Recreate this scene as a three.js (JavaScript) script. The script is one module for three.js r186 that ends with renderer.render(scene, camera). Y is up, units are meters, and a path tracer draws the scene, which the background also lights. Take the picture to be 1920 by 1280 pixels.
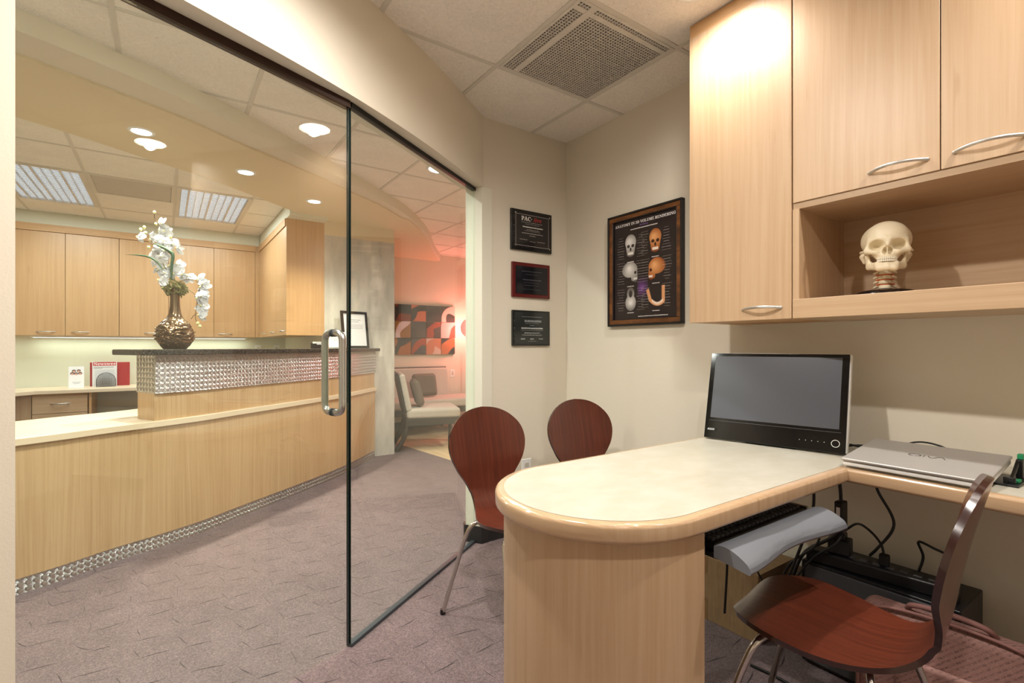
import * as THREE from 'three';
import { RoundedBoxGeometry } from 'three/addons/geometries/RoundedBoxGeometry.js';
import { mergeGeometries, mergeVertices, toCreasedNormals } from 'three/addons/utils/BufferGeometryUtils.js';
import { MarchingCubes } from 'three/addons/objects/MarchingCubes.js';
import { RectAreaLightUniformsLib } from 'three/addons/lights/RectAreaLightUniformsLib.js';

// ---------------------------------------------------------------- camera, exposure, light
// The small office is square to the axes: wall with the plaques at z = -2.566, wall with the cupboards at x = 2.248.
const scene = new THREE.Scene();
const camera = new THREE.PerspectiveCamera(69.07, 1.5, 0.05, 60);
camera.position.set(0, 1.185, 0);
camera.lookAt(0.573, 1.185, -0.8197);
camera.setViewOffset(1920, 1280, 0, -10, 1920, 1280);
const renderer = new THREE.WebGLRenderer({ antialias: true });
renderer.toneMapping = THREE.LinearToneMapping;
renderer.toneMappingExposure = 1.3;
renderer.shadowMap.enabled = true;
RectAreaLightUniformsLib.init();
scene.background = new THREE.Color(0x000000);
const CAN_OFFICE = 12, CAN_HALL = 7.6, CAN_SOFFIT = 8, TROFFER = 12, UNDERCAB = 8, LAMP_RED = 2.6;

// ---------------------------------------------------------------- helpers
const V3 = (x, y, z) => new THREE.Vector3(x, y, z);
let seed = 7;
const rnd = () => { seed = (seed * 1664525 + 1013904223) >>> 0; return seed / 4294967296; };
const used = {};
function numbered(n) { const k = used[n] = (used[n] ?? -1) + 1; return k ? n + '_' + String(k).padStart(3, '0') : n; }
function shade(m) { m.castShadow = true; m.receiveShadow = true; return m; }
function part(name, geo, mat, parent, label) {
  const m = shade(new THREE.Mesh(geo, mat)); m.name = name; parent.add(m);
  if (label) m.userData.label = label;
  return m;
}
function thing(name, label, category, [x, y, z] = [0, 0, 0], turn = 0, group) {
  const o = new THREE.Group(); o.name = numbered(name); o.position.set(x, y, z); o.rotation.y = turn; scene.add(o);
  o.userData = { label, category }; if (group) o.userData.group = group;
  return o;
}
function solo(name, label, category, geo, mat, pos = [0, 0, 0], turn = 0, group) {
  const o = shade(new THREE.Mesh(geo, mat)); o.name = numbered(name); o.position.set(...pos); o.rotation.y = turn; scene.add(o);
  o.userData = { label, category }; if (group) o.userData.group = group;
  return o;
}
function struct(name, label, category, geo, mat) {
  const o = geo ? shade(new THREE.Mesh(geo, mat)) : new THREE.Group();
  o.name = numbered(name); scene.add(o); o.userData = { label, category, kind: 'structure' };
  return o;
}
function copy(src, label, pos, turn) {
  const c = src.clone(); c.name = numbered(src.name.replace(/_\d{3}$/, '')); scene.add(c);
  c.userData = { ...src.userData, label }; if (pos) c.position.set(...pos); if (turn !== undefined) c.rotation.y = turn;
  return c;
}
function box(x0, x1, y0, y1, z0, z1) { const g = new THREE.BoxGeometry(x1 - x0, y1 - y0, z1 - z0); g.translate((x0 + x1) / 2, (y0 + y1) / 2, (z0 + z1) / 2); return g; }
function rbox(x0, x1, y0, y1, z0, z1, r = 0.002, s = 2) { const g = new RoundedBoxGeometry(x1 - x0, y1 - y0, z1 - z0, s, r); g.translate((x0 + x1) / 2, (y0 + y1) / 2, (z0 + z1) / 2); return g; }
const clean = (g) => { const n = g.index ? g.toNonIndexed() : g; for (const k of Object.keys(n.attributes)) if (!['position', 'normal', 'uv'].includes(k)) n.deleteAttribute(k); n.morphAttributes = {}; return n; };
const join = (l) => mergeGeometries(l.map(clean));
// uv in metres; v runs along the grain axis where that axis lies in the face
function grain(g, axis = 1, jitter = true) {
  g = clean(g);
  const p = g.attributes.position, n = g.attributes.normal, uv = new Float32Array(p.count * 2), ou = jitter ? rnd() * 5 : 0, ov = jitter ? rnd() * 5 : 0;
  for (let i = 0; i < p.count; i++) {
    const a = [Math.abs(n.getX(i)), Math.abs(n.getY(i)), Math.abs(n.getZ(i))], q = [p.getX(i), p.getY(i), p.getZ(i)];
    const d = a.indexOf(Math.max(...a)); const rest = [0, 1, 2].filter((k) => k !== d);
    let v = rest.includes(axis) ? axis : rest[1]; const u = rest.find((k) => k !== v);
    uv[2 * i] = q[u] + ou + d * 0.37; uv[2 * i + 1] = q[v] + ov;
  }
  g.setAttribute('uv', new THREE.BufferAttribute(uv, 2));
  return g;
}
function tube(pts, r, seg = 24, rad = 8, closed = false) {
  const c = new THREE.CatmullRomCurve3(pts.map((p) => (p.isVector3 ? p : V3(...p))), closed, 'centripetal');
  return new THREE.TubeGeometry(c, seg, r, rad, closed);
}
function poly(pts) { const s = new THREE.Shape(); pts.forEach(([x, z], i) => (i ? s.lineTo(x, -z) : s.moveTo(x, -z))); s.closePath(); return s; }
function prism(pts, y0, y1, bevel = 0, holes = []) {         // plan outline in (x, z) raised from y0 to y1
  const s = poly(pts); holes.forEach((h) => s.holes.push(poly(h)));
  const g = new THREE.ExtrudeGeometry(s, { depth: y1 - y0 - 2 * bevel, bevelEnabled: bevel > 0, bevelSize: bevel, bevelThickness: bevel, bevelOffset: -bevel, bevelSegments: 4, curveSegments: 24 });
  g.rotateX(-Math.PI / 2); g.translate(0, y0 + bevel, 0);
  return g;
}
function spline(pts, n) { const c = new THREE.CatmullRomCurve3(pts.map(([x, z]) => V3(x, 0, z)), false, 'centripetal'); return c.getSpacedPoints(n).map((p) => [p.x, p.z]); }
function offset(pts, d) {                                     // d > 0 moves to the side (-tz, tx)
  return pts.map((p, i) => {
    const a = pts[Math.max(0, i - 1)], b = pts[Math.min(pts.length - 1, i + 1)], tx = b[0] - a[0], tz = b[1] - a[1], l = Math.hypot(tx, tz);
    return [p[0] - tz / l * d, p[1] + tx / l * d];
  });
}
// solid that follows a plan curve between two offsets, uv in metres along the curve
function band(pts, o0, o1, y0, y1) {
  const F = offset(pts, o0), R = offset(pts, o1), geos = []; const len = [0];
  for (let i = 1; i < pts.length; i++) len.push(len[i - 1] + Math.hypot(pts[i][0] - pts[i - 1][0], pts[i][1] - pts[i - 1][1]));
  const strip = (A, B, ua, va, ub, vb) => {
    const pos = [], uv = [], ix = [];
    A.forEach((a, i) => { pos.push(...a, ...B[i]); uv.push(ua(i), va(i), ub(i), vb(i)); if (i) { const k = 2 * i; ix.push(k - 2, k - 1, k, k, k - 1, k + 1); } });
    const g = new THREE.BufferGeometry(); g.setAttribute('position', new THREE.Float32BufferAttribute(pos, 3)); g.setAttribute('uv', new THREE.Float32BufferAttribute(uv, 2)); g.setIndex(ix); g.computeVertexNormals(); geos.push(g);
  };
  const at = (l, y) => l.map(([x, z]) => [x, y, z]), L = (i) => len[i], w = Math.abs(o0 - o1);
  strip(at(F, y1), at(F, y0), L, () => y1, L, () => y0);
  strip(at(R, y0), at(R, y1), L, () => y0, L, () => y1);
  strip(at(R, y1), at(F, y1), L, () => w, L, () => 0);
  strip(at(F, y0), at(R, y0), L, () => 0, L, () => w);
  const e = pts.length - 1;
  strip([[F[0][0], y1, F[0][1]], [F[0][0], y0, F[0][1]]], [[R[0][0], y1, R[0][1]], [R[0][0], y0, R[0][1]]], () => 0, (i) => (i ? y0 : y1), () => w, (i) => (i ? y0 : y1));
  strip([[R[e][0], y1, R[e][1]], [R[e][0], y0, R[e][1]]], [[F[e][0], y1, F[e][1]], [F[e][0], y0, F[e][1]]], () => 0, (i) => (i ? y0 : y1), () => w, (i) => (i ? y0 : y1));
  return join(geos);
}
function clip(subject, x0, x1, z0, z1) {                      // a plan polygon cut to a rectangle
  const edges = [[(p) => p[0] - x0], [(p) => x1 - p[0]], [(p) => p[1] - z0], [(p) => z1 - p[1]]];
  let out = subject;
  for (const [f] of edges) {
    const inp = out; out = [];
    inp.forEach((b, i) => {
      const a = inp[(i + inp.length - 1) % inp.length], fa = f(a), fb = f(b);
      if ((fa < 0) !== (fb < 0)) { const t = fa / (fa - fb); out.push([a[0] + (b[0] - a[0]) * t, a[1] + (b[1] - a[1]) * t]); }
      if (fb >= 0) out.push(b);
    });
    if (!out.length) return out;
  }
  return out;
}
const area = (p) => Math.abs(p.reduce((s, a, i) => { const b = p[(i + 1) % p.length]; return s + a[0] * b[1] - b[0] * a[1]; }, 0)) / 2;

// ---------------------------------------------------------------- textures
function lattice(s) { const t = new Float32Array(65536); let k = s * 7919 + 11; for (let i = 0; i < 65536; i++) { k = (k * 1664525 + 1013904223) >>> 0; t[i] = k / 4294967296; } return t; }
function noise(tab, x, y, px, py) {                            // repeats after px, py cells
  const xi = Math.floor(x), yi = Math.floor(y), fx = x - xi, fy = y - yi, sx = fx * fx * (3 - 2 * fx), sy = fy * fy * (3 - 2 * fy);
  const X0 = ((xi % px) + px) % px, X1 = (X0 + 1) % px, Y0 = ((yi % py) + py) % py, Y1 = (Y0 + 1) % py;
  const h = (a, b) => tab[(a * 57 + b * 131 + a * b * 7) & 65535];
  return (h(X0, Y0) * (1 - sx) + h(X1, Y0) * sx) * (1 - sy) + (h(X0, Y1) * (1 - sx) + h(X1, Y1) * sx) * sy;
}
function tex(w, h, fn, rx = 1, ry = 1, srgb = true) {          // fn(u, v) gives [r, g, b] 0..255
  const d = new Uint8Array(w * h * 4);
  for (let j = 0; j < h; j++) for (let i = 0; i < w; i++) { const c = fn(i / w, j / h), k = 4 * (j * w + i); for (let q = 0; q < 3; q++) d[k + q] = Math.max(0, Math.min(255, c[q])); d[k + 3] = 255; }
  const t = new THREE.DataTexture(d, w, h); t.wrapS = t.wrapT = THREE.RepeatWrapping; t.magFilter = THREE.LinearFilter; t.minFilter = THREE.LinearMipmapLinearFilter; t.generateMipmaps = true;
  if (srgb) t.colorSpace = THREE.SRGBColorSpace; t.repeat.set(rx, ry); t.needsUpdate = true;
  return t;
}
const T1 = lattice(1), T2 = lattice(2), T3 = lattice(3);
function woodTex(base, dark, amt, fleck, su = 90, sv = 3) {
  return tex(1024, 1024, (u, v) => {
    const w = noise(T3, u * 6, v * 3, 6, 3) * 0.05;
    let g = 0.5 * noise(T1, (u + w) * su, v * sv, su, sv) + 0.3 * noise(T2, u * su * 3, v * sv * 4, su * 3, sv * 4) + 0.2 * noise(T3, u * 400, v * 24, 400, 24);
    const cloud = noise(T2, u * 5, v * 4, 5, 4) * 0.6 + noise(T1, u * 13, v * 7, 13, 7) * 0.4;
    let k = amt * (g - 0.5) * 2 + 0.5 * amt * (cloud - 0.5) * 2;
    const f = noise(T1, u * 140, v * 10, 140, 10); if (f > 0.93) k += fleck * (f - 0.93) * 10;
    return [0, 1, 2].map((q) => base[q] + (dark[q] - base[q]) * k);
  }, 1, 0.5);
}
const tMaple = woodTex([190, 159, 126], [166, 130, 92], 0.34, 0.5);
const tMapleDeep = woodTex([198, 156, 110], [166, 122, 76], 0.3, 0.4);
const tReed = woodTex([198, 164, 124], [172, 134, 92], 0.5, 0.2, 150, 2);
const tMahog = woodTex([88, 38, 24], [54, 22, 14], 0.5, 0.3, 150, 5);
const tBurl = woodTex([108, 66, 32], [60, 34, 16], 0.9, 0.8, 30, 20);
const tCarpet = (() => {
  const n = 1024, marks = new Float32Array(n * n);
  let s = 5; const r = () => { s = (s * 1664525 + 1013904223) >>> 0; return s / 4294967296; };
  const line = (x, y, a, l, bend, wt) => { for (let t = 0; t < l; t++) { x += Math.cos(a); y += Math.sin(a); a += bend; const fade = Math.sin(Math.PI * t / l); for (let q = -wt; q <= wt; q++) { const X = ((Math.round(x) % n) + n) % n, Y = ((Math.round(y + q) % n) + n) % n; marks[Y * n + X] = Math.max(marks[Y * n + X], fade * (0.5 + 0.5 * r())); } } };
  for (let a = 0; a < 6; a++) for (let b = 0; b < 6; b++) { line(a * 171 + 20 + r() * 60, b * 171 + r() * 40, 1.1 + r() * 0.4, 70 + r() * 40, (r() - 0.5) * 0.01, 2); line(a * 171 + 60 + r() * 40, b * 171 + 90 + r() * 40, -0.15 + r() * 0.25, 80 + r() * 50, (r() - 0.5) * 0.008, 2); }
  return tex(n, n, (u, v) => {
    const i = Math.floor(u * n), j = Math.floor(v * n), m = marks[j * n + i];
    const loop = 0.5 + 0.5 * Math.sin(u * Math.PI * 2 * 170) * Math.sin(v * Math.PI * 2 * 170);
    const f = noise(T1, u * 500, v * 500, 500, 500), c = noise(T2, u * 12, v * 12, 12, 12), q = noise(T3, u * 200, v * 200, 200, 200);
    const k = 0.62 + 0.35 * f + 0.16 * loop + 0.07 * c + 0.2 * q - 0.68 * m;
    return [112 * k, 96 * k, 97 * k];
  }, 0.95, 0.95);
})();
const tTile = tex(512, 512, (u, v) => { const a = noise(T1, u * 180, v * 180, 180, 180), b = noise(T2, u * 60, v * 60, 60, 60), c = noise(T3, u * 6, v * 6, 6, 6), pit = noise(T2, u * 128, v * 100, 128, 100) > 0.93 ? 26 : 0; const k = 240 + 12 * (a - 0.5) + 8 * (b - 0.5) + 6 * (c - 0.5) - pit; return [k, k * 0.975, k * 0.94]; }, 1.64, 1.64);
const tPaint = tex(256, 256, (u, v) => { const a = noise(T1, u * 120, v * 120, 120, 120); const k = 128 + 70 * (a - 0.5); return [k, k, k]; }, 3, 3, false);
const tLam = tex(512, 512, (u, v) => { const a = noise(T1, u * 14, v * 22, 14, 22), b = noise(T2, u * 34, v * 50, 34, 50), c = noise(T3, u * 5, v * 7, 5, 7); const k = 0.5 * a + 0.25 * b + 0.25 * c; return [176 + 18 * k, 171 + 18 * k, 153 + 24 * k]; }, 1.3, 1.3);
const tGranite = tex(512, 512, (u, v) => { const a = noise(T1, u * 150, v * 150, 150, 150), b = noise(T2, u * 60, v * 60, 60, 60); const k = 28 + (a > 0.74 ? 60 : 0) + 40 * b * b; return [k * 1.02, k * 0.95, k * 0.92]; }, 3, 3);
const tPlaster = tex(512, 512, (u, v) => { const a = noise(T1, u * 8, v * 8, 8, 8), b = noise(T2, u * 24, v * 18, 24, 18), c = noise(T3, u * 90, v * 90, 90, 90); const k = 196 + 30 * (a - 0.5) + 22 * (b - 0.5) + 8 * (c - 0.5); return [k, k * 0.975, k * 0.93]; }, 0.8, 0.8);
const tSwirl = tex(1024, 1024, (u, v) => {                     // engine-turned discs, each overlapping its neighbour
  const n = 8; let best = null, ang = 0;
  for (let r = 1; r >= -1; r--) for (let c = 1; c >= -1; c--) {
    const cu = Math.floor(u * n) + c + 0.5, cv = Math.floor(v * n) + r + 0.5, d = Math.hypot(u * n - cu, v * n - cv);
    if (d < 0.72 && best === null) { best = d; ang = Math.atan2(v * n - cv, u * n - cu); }
  }
  const k = 128 + 105 * Math.sin(2 * ang) * Math.min(1, (best ?? 0) / 0.6) + 16 * Math.sin((best ?? 0) * 60);
  return [k, k, k];
}, 4.2, 4.2, false);
const tQuilt = tex(512, 512, (u, v) => { const a = Math.abs(Math.sin((u + v) * Math.PI * 14)), b = Math.sin((u - v) * Math.PI * 40) > 0.3 && a > 0.3 ? 1 : 0, f = noise(T1, u * 200, v * 200, 200, 200); const k = 0.86 + 0.14 * f - 0.22 * b * noise(T2, u * 30, v * 30, 30, 30); return [152 * k, 112 * k, 104 * k]; }, 3, 3);
const tCard = tex(256, 256, (u, v) => { const f = noise(T1, u * 120, v * 8, 120, 8), g = noise(T2, u * 20, v * 20, 20, 20); const k = 0.9 + 0.1 * f + 0.06 * g; return [142 * k, 114 * k, 82 * k]; }, 2, 2);
const tFabric = tex(256, 256, (u, v) => { const f = noise(T1, u * 128, v * 128, 128, 128), w = Math.sin(u * 400) * Math.sin(v * 400); const k = 0.88 + 0.16 * f + 0.05 * w; return [196 * k, 188 * k, 176 * k]; }, 3, 3);
const tOak = woodTex([216, 190, 152], [190, 158, 116], 0.5, 0.2, 40, 2);

// ---------------------------------------------------------------- materials
const std = (o) => new THREE.MeshPhysicalMaterial(o);
const col = (r, g, b) => new THREE.Color().setRGB(r / 255, g / 255, b / 255, THREE.SRGBColorSpace);
const M = {
  paint: std({ color: col(222, 213, 196), roughness: 0.75, bumpMap: tPaint, bumpScale: 0.0006 }),
  paintTan: std({ color: col(222, 206, 176), roughness: 0.75 }),
  paintSage: std({ color: col(218, 217, 199), roughness: 0.75 }),
  jamb: std({ color: col(226, 222, 206), roughness: 0.5 }),
  baseboard: std({ color: col(38, 36, 36), roughness: 0.5 }),
  carpet: std({ map: tCarpet, roughness: 1, bumpMap: tCarpet, bumpScale: 0.003 }),
  oak: std({ map: tOak, roughness: 0.4 }),
  tile: std({ map: tTile, roughness: 0.95, bumpMap: tTile, bumpScale: 0.002 }),
  tbar: std({ color: col(216, 210, 200), roughness: 0.6 }),
  shellWhite: std({ color: col(200, 194, 180), roughness: 0.9 }),
  maple: std({ map: tMaple, roughness: 0.42, clearcoat: 0.35, clearcoatRoughness: 0.35 }),
  mapleWarmLit: std({ map: tMapleDeep, roughness: 0.42, clearcoat: 0.35, clearcoatRoughness: 0.3 }),  // same maple at reception, with the orange of its light put into the colour
  mapleIn: std({ map: tMapleDeep, roughness: 0.5 }),
  mapleEdge: std({ map: tMaple, roughness: 0.22, clearcoat: 0.6, clearcoatRoughness: 0.12 }),
  reed: std({ map: tReed, roughness: 0.32, clearcoat: 0.4, clearcoatRoughness: 0.15 }),
  mahog: std({ map: tMahog, roughness: 0.32, clearcoat: 0.6, clearcoatRoughness: 0.22 }),
  burl: std({ map: tBurl, roughness: 0.35 }),
  lam: std({ map: tLam, roughness: 0.3 }),
  lamPale: std({ color: col(226, 206, 178), roughness: 0.4 }),
  granite: std({ map: tGranite, roughness: 0.16 }),
  plaster: std({ map: tPlaster, roughness: 0.7, bumpMap: tPlaster, bumpScale: 0.002 }),
  swirl: std({ color: col(196, 194, 194), metalness: 1, roughness: 0.3, bumpMap: tSwirl, bumpScale: 0.0078 }),
  steel: std({ color: col(196, 196, 194), metalness: 1, roughness: 0.28 }),
  chrome: std({ color: col(206, 202, 196), metalness: 1, roughness: 0.16 }),
  alu: std({ color: col(205, 203, 198), metalness: 0.9, roughness: 0.36 }),
  glass: std({ color: col(246, 252, 248), transmission: 1, thickness: 0, roughness: 0, ior: 1.5 }),
  glassEdge: std({ color: col(16, 32, 30), roughness: 0.2 }),
  blackMetal: std({ color: col(20, 20, 22), roughness: 0.4, metalness: 0.3 }),
  black: std({ color: col(18, 18, 20), roughness: 0.38 }),
  blackGloss: std({ color: col(10, 10, 11), roughness: 0.08 }),
  screen: std({ color: col(78, 80, 88), roughness: 0.3 }),  // base grey lifted to carry the reflection of the room
  cable: std({ color: col(14, 14, 15), roughness: 0.5 }),
  grey: std({ color: col(112, 116, 123), roughness: 0.42 }),
  darkGrey: std({ color: col(66, 67, 70), roughness: 0.5 }),
  silver: std({ color: col(176, 172, 168), roughness: 0.38, metalness: 0.35 }),
  white: std({ color: col(236, 236, 234), roughness: 0.5 }),
  card: std({ map: tCard, roughness: 0.9 }),
  tape: std({ color: col(132, 102, 66), roughness: 0.35 }),
  quilt: std({ map: tQuilt, roughness: 0.8, bumpMap: tQuilt, bumpScale: 0.004 }),
  quiltTrim: std({ color: col(128, 88, 82), roughness: 0.7 }),
  bone: std({ color: col(236, 222, 192), roughness: 0.42 }),
  tooth: std({ color: col(242, 234, 214), roughness: 0.3 }),
  disc: std({ color: col(200, 108, 64), roughness: 0.5 }),
  skullBase: std({ color: col(26, 20, 22), roughness: 0.2 }),
  fabric: std({ map: tFabric, roughness: 0.95 }),
  cushion: std({ color: col(108, 96, 86), roughness: 0.95 }),
  espresso: std({ color: col(52, 44, 40), roughness: 0.5 }),
  vase: std({ color: col(126, 104, 82), metalness: 0.85, roughness: 0.22 }),
  petal: std({ color: col(222, 223, 227), roughness: 0.8, transmission: 0.15, thickness: 0 }),
  bud: std({ color: col(226, 222, 160), roughness: 0.7 }),
  leaf: std({ color: col(52, 84, 58), roughness: 0.5 }),
  stem: std({ color: col(112, 92, 60), roughness: 0.7 }),
  moss: std({ color: col(112, 108, 62), roughness: 1 }),
  green: std({ color: col(26, 140, 92), roughness: 0.5 }),
  redBook: std({ color: col(168, 36, 44), roughness: 0.5 }),
  vent: std({ color: col(196, 190, 182), roughness: 0.6 }),
  duct: std({ color: col(150, 148, 144), roughness: 0.5, metalness: 0.5 }),
  louvre: std({ color: col(206, 208, 216), roughness: 0.35, metalness: 0.3 }),
  lens: std({ color: 0xffffff, emissive: new THREE.Color(1, 0.97, 0.92), emissiveIntensity: 14 }),
  lensWarm: std({ color: 0xffffff, emissive: new THREE.Color(1, 0.93, 0.86), emissiveIntensity: 8 }),
  tubeLamp: std({ color: 0xffffff, emissive: new THREE.Color(0.92, 0.95, 1), emissiveIntensity: 1.6 }),
  diffuser: std({ color: col(190, 192, 204), emissive: new THREE.Color(0.86, 0.89, 1), emissiveIntensity: 0.5 }),
  lampRed: std({ color: col(240, 120, 110), emissive: new THREE.Color(1, 0.2, 0.17), emissiveIntensity: 1.5 }),
};
function canvasMat(w, h, draw, o = {}) {
  const c = document.createElement('canvas'); c.width = w; c.height = h; const x = c.getContext('2d'); draw(x, w, h);
  const t = new THREE.CanvasTexture(c); t.colorSpace = THREE.SRGBColorSpace; t.anisotropy = 8;
  return std({ map: t, roughness: 0.4, ...o });
}
const H = 2.574;                                               // ceiling

// ---------------------------------------------------------------- plan curves (left to right)
const headCurve = spline([[-3.0, -0.62], [-2.2, -0.86], [-1.2, -1.2], [-0.65, -1.385], [-0.27, -1.527], [0.054, -1.66], [0.54, -1.888], [0.96, -2.13], [1.3, -2.36], [1.575, -2.556]], 90);
const fascia = spline([[-3.1, -1.75], [-2.0, -2.25], [-1.1, -2.6], [-0.5, -2.84], [-0.174, -2.99], [0.07, -3.13], [0.383, -3.331], [0.746, -3.605], [1.2, -3.968], [1.48, -4.2], [1.934, -4.597], [2.487, -5.287], [3.0, -6.13], [3.4, -6.745]], 80);
const crescent = spline([[-3.0, -1.98], [-2.0, -2.46], [-1.1, -2.8], [-0.541, -3.056], [-0.188, -3.23], [0.075, -3.363], [0.415, -3.6], [0.789, -3.83], [1.255, -4.158], [1.669, -4.46], [1.95, -4.72]], 60);
const innerEdge = spline([[-3.0, -2.95], [-1.6, -3.45], [-0.69, -3.88], [-0.513, -3.966], [0.035, -4.311], [0.18, -4.393], [0.871, -4.95], [1.0, -5.06]], 50);
const counter = spline([[-1.35, -2.93], [-0.95, -3.1], [-0.585, -3.287], [-0.42, -3.375], [-0.26, -3.48], [0, -3.61], [0.19, -3.725], [0.44, -3.925], [0.825, -4.225], [1.38, -4.7], [1.85, -5.22]], 90);

// ---------------------------------------------------------------- floor and ceiling
const uvPlan = (g, s = 1) => { g = clean(g); const p = g.attributes.position, uv = new Float32Array(p.count * 2); for (let i = 0; i < p.count; i++) { uv[2 * i] = p.getX(i) * s; uv[2 * i + 1] = p.getZ(i) * s; } g.setAttribute('uv', new THREE.BufferAttribute(uv, 2)); return g; };
struct('floor', 'mauve brown looped carpet with short dark dashes in office and hallway', 'carpet', uvPlan(prism([[-3.2, 1.6], [2.4, 1.6], [2.4, -3.2], [2.48, -4.3], [2.32, -5.85], [2.2, -7.4], [-3.2, -7.4]], -0.08, 0)), M.carpet);
struct('floor', 'pale wooden floor of the waiting area', 'floor', uvPlan(prism([[2.4, 1.6], [5.7, 1.6], [5.7, -7.4], [2.2, -7.4], [2.32, -5.85], [2.48, -4.3], [2.4, -3.2]], -0.08, 0)), M.oak);

const headMid = offset(headCurve, -0.07);
const plan = {
  office: [...headMid.filter((p) => p[0] > -1.5), [1.7, -2.62], [2.3, -2.62], [2.3, 1.5], [-1.5, 1.5]],
  hall: [...headMid.map((p) => p), [1.7, -2.66], [5.6, -2.66], [5.6, -6.85], [3.46, -6.85], ...[...fascia].reverse().map((p) => p)],
  reception: [...innerEdge.filter((p) => p[0] < 0.97), [0.97, -5.04], [0.97, -6.94], [-3.0, -6.94]],
};
const ceiling = struct('ceiling', 'suspended ceiling of speckled off white tiles in a light grid', 'ceiling');
part('ceiling_slab', prism([[-3.3, 1.7], [5.8, 1.7], [5.8, -7.45], [-3.3, -7.45]], H + 0.03, H + 0.12, 0, [[[1.36, -1.465], [1.36, -2.045], [1.94, -2.045], [1.94, -1.465]]]), M.shellWhite, ceiling);
const tiled = {                                               // where each grid starts, its spacing, and what is skipped for lights and grilles
  office: [1.345 - 0.61 * 5, -2.06 - 0.61, 0.61, 0.61, 9, 7],
  hall: [-0.18 - 0.58 * 5, -0.85 - 0.585 * 11, 0.58, 0.585, 15, 11],
  reception: [0.075 - 0.605 * 6, -6.42 - 0.61, 0.605, 0.61, 8, 9],
};
const inOfficeVent = (x, z) => x > 1.4 && x < 1.9 && z < -1.5 && z > -2.0;
const inTroffer = (x, z) => z < -5.2 && z > -6.42 && ((x > 0.08 && x < 0.67) || (x > -1.13 && x < -0.53));
const inReturn = (x, z) => z < -5.2 && z > -5.81 && x > -0.53 && x < 0.07;
const bars = [];
for (const [key, [x0, z0, sx, sz, nx, nz]] of Object.entries(tiled)) {
  const region = plan[key], y = H, gap = 0.007;
  for (let i = 0; i < nx; i++) for (let j = 0; j < nz; j++) {
    const a = x0 + i * sx, b = z0 + j * sz, cx = a + sx / 2, cz = b + sz / 2;
    const whole = clip(region, a, a + sx, b, b + sz); if (whole.length < 3 || area(whole) < 0.002) continue;
    if (key === 'office' && inOfficeVent(cx, cz)) continue;
    if (key === 'reception' && (inTroffer(cx, cz) || inReturn(cx, cz))) continue;
    const p = clip(region, a + gap, a + sx - gap, b + gap, b + sz - gap); if (p.length < 3 || area(p) < 0.001) continue;
    part('ceiling_tile', uvPlan(prism(p, y + 0.004, y + 0.02)), M.tile, ceiling);
  }
  const rx0 = Math.min(...region.map((p) => p[0])), rx1 = Math.max(...region.map((p) => p[0])), rz0 = Math.min(...region.map((p) => p[1])), rz1 = Math.max(...region.map((p) => p[1]));
  const bar = (ax, bx, az, bz) => { const p = clip(region, ax, bx, az, bz); if (p.length > 2 && area(p) > 0.0005) bars.push(clean(prism(p, y, y + 0.018))); };
  for (let i = 0; i <= nx; i++) bar(x0 + i * sx - 0.011, x0 + i * sx + 0.011, rz0, rz1);
  for (let j = 0; j <= nz; j++) for (let i = 0; i < nx; i++) { const cx = x0 + (i + 0.5) * sx, cz = z0 + j * sz; if (key === 'reception' && inTroffer(cx, cz - 0.01) && inTroffer(cx, cz + 0.01)) continue; bar(x0 + i * sx + 0.011, x0 + (i + 1) * sx - 0.011, cz - 0.011, cz + 0.011); }
}
const gridPart = part('ceiling_grid', join(bars), M.tbar, ceiling); gridPart.userData.kind = 'stuff';

// dropped soffit that sweeps over the reception desk
const soffit = struct('trim_1', 'curved dropped soffit above the reception desk', 'soffit');
part('soffit_fascia', prism([...fascia, [3.4, -7.0], [1.0, -7.0], ...[...innerEdge].reverse()], 2.487, H + 0.03), M.paint, soffit);
part('soffit_panel', prism([...crescent, ...fascia.filter((p) => p[0] > 2.0).map((p) => [p[0] - 0.02, p[1] - 0.02]), [3.36, -6.95], [1.02, -6.95], ...[...innerEdge].reverse().map((p) => [p[0], p[1]])], 2.474, 2.487), M.paintTan, soffit);

// ---------------------------------------------------------------- walls
struct('wall_front', 'cream wall with three plaques beside the glass entrance', 'wall', join([box(1.63, 2.37, 0, 2.15, -2.69, -2.566), box(1.57, 2.37, 2.15, H + 0.03, -2.69, -2.566)]), M.paint);
struct('wall_right', 'cream wall behind the cupboards and desk', 'wall', box(2.248, 2.37, 0, H + 0.03, -2.566, 1.6), M.paint);
struct('wall_back', 'cream wall behind the viewer of the office', 'wall', box(-1.62, 2.37, 0, H + 0.03, 1.48, 1.6), M.paint);
struct('wall_left', 'cream side wall of the office', 'wall', box(-1.62, -1.5, 0, H + 0.03, -1.12, 1.48), M.paint);
struct('wall_glass', 'curved cream wall and header that hold the glass entrance', 'wall', join([
  band(headCurve.filter((p) => p[0] > -0.32), 0, -0.14, 2.15, H + 0.03), band(spline([[-3.0, -0.62], [-2.2, -0.86], [-1.2, -1.2], [-0.65, -1.385], [-0.2717, -1.5272]], 50), 0, -0.14, 0, H + 0.03)]), M.paint);
struct('trim_2', 'white jamb at the end of the glass wall', 'jamb', prism([[1.566, -2.556], [1.506, -2.646], [1.53, -2.69], [1.64, -2.69], [1.64, -2.56]], 0, 2.15), M.jamb);
struct('wall_reception', 'pale sage wall behind the reception counters', 'wall', box(-3.2, 1.45, 0, H + 0.03, -7.4, -7.25), M.paintSage);
struct('wall_reception_side', 'pale sage side wall by the reception cupboards', 'wall', box(1.33, 1.5, 0, 2.487, -7.25, -5.42), M.paintSage);
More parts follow.
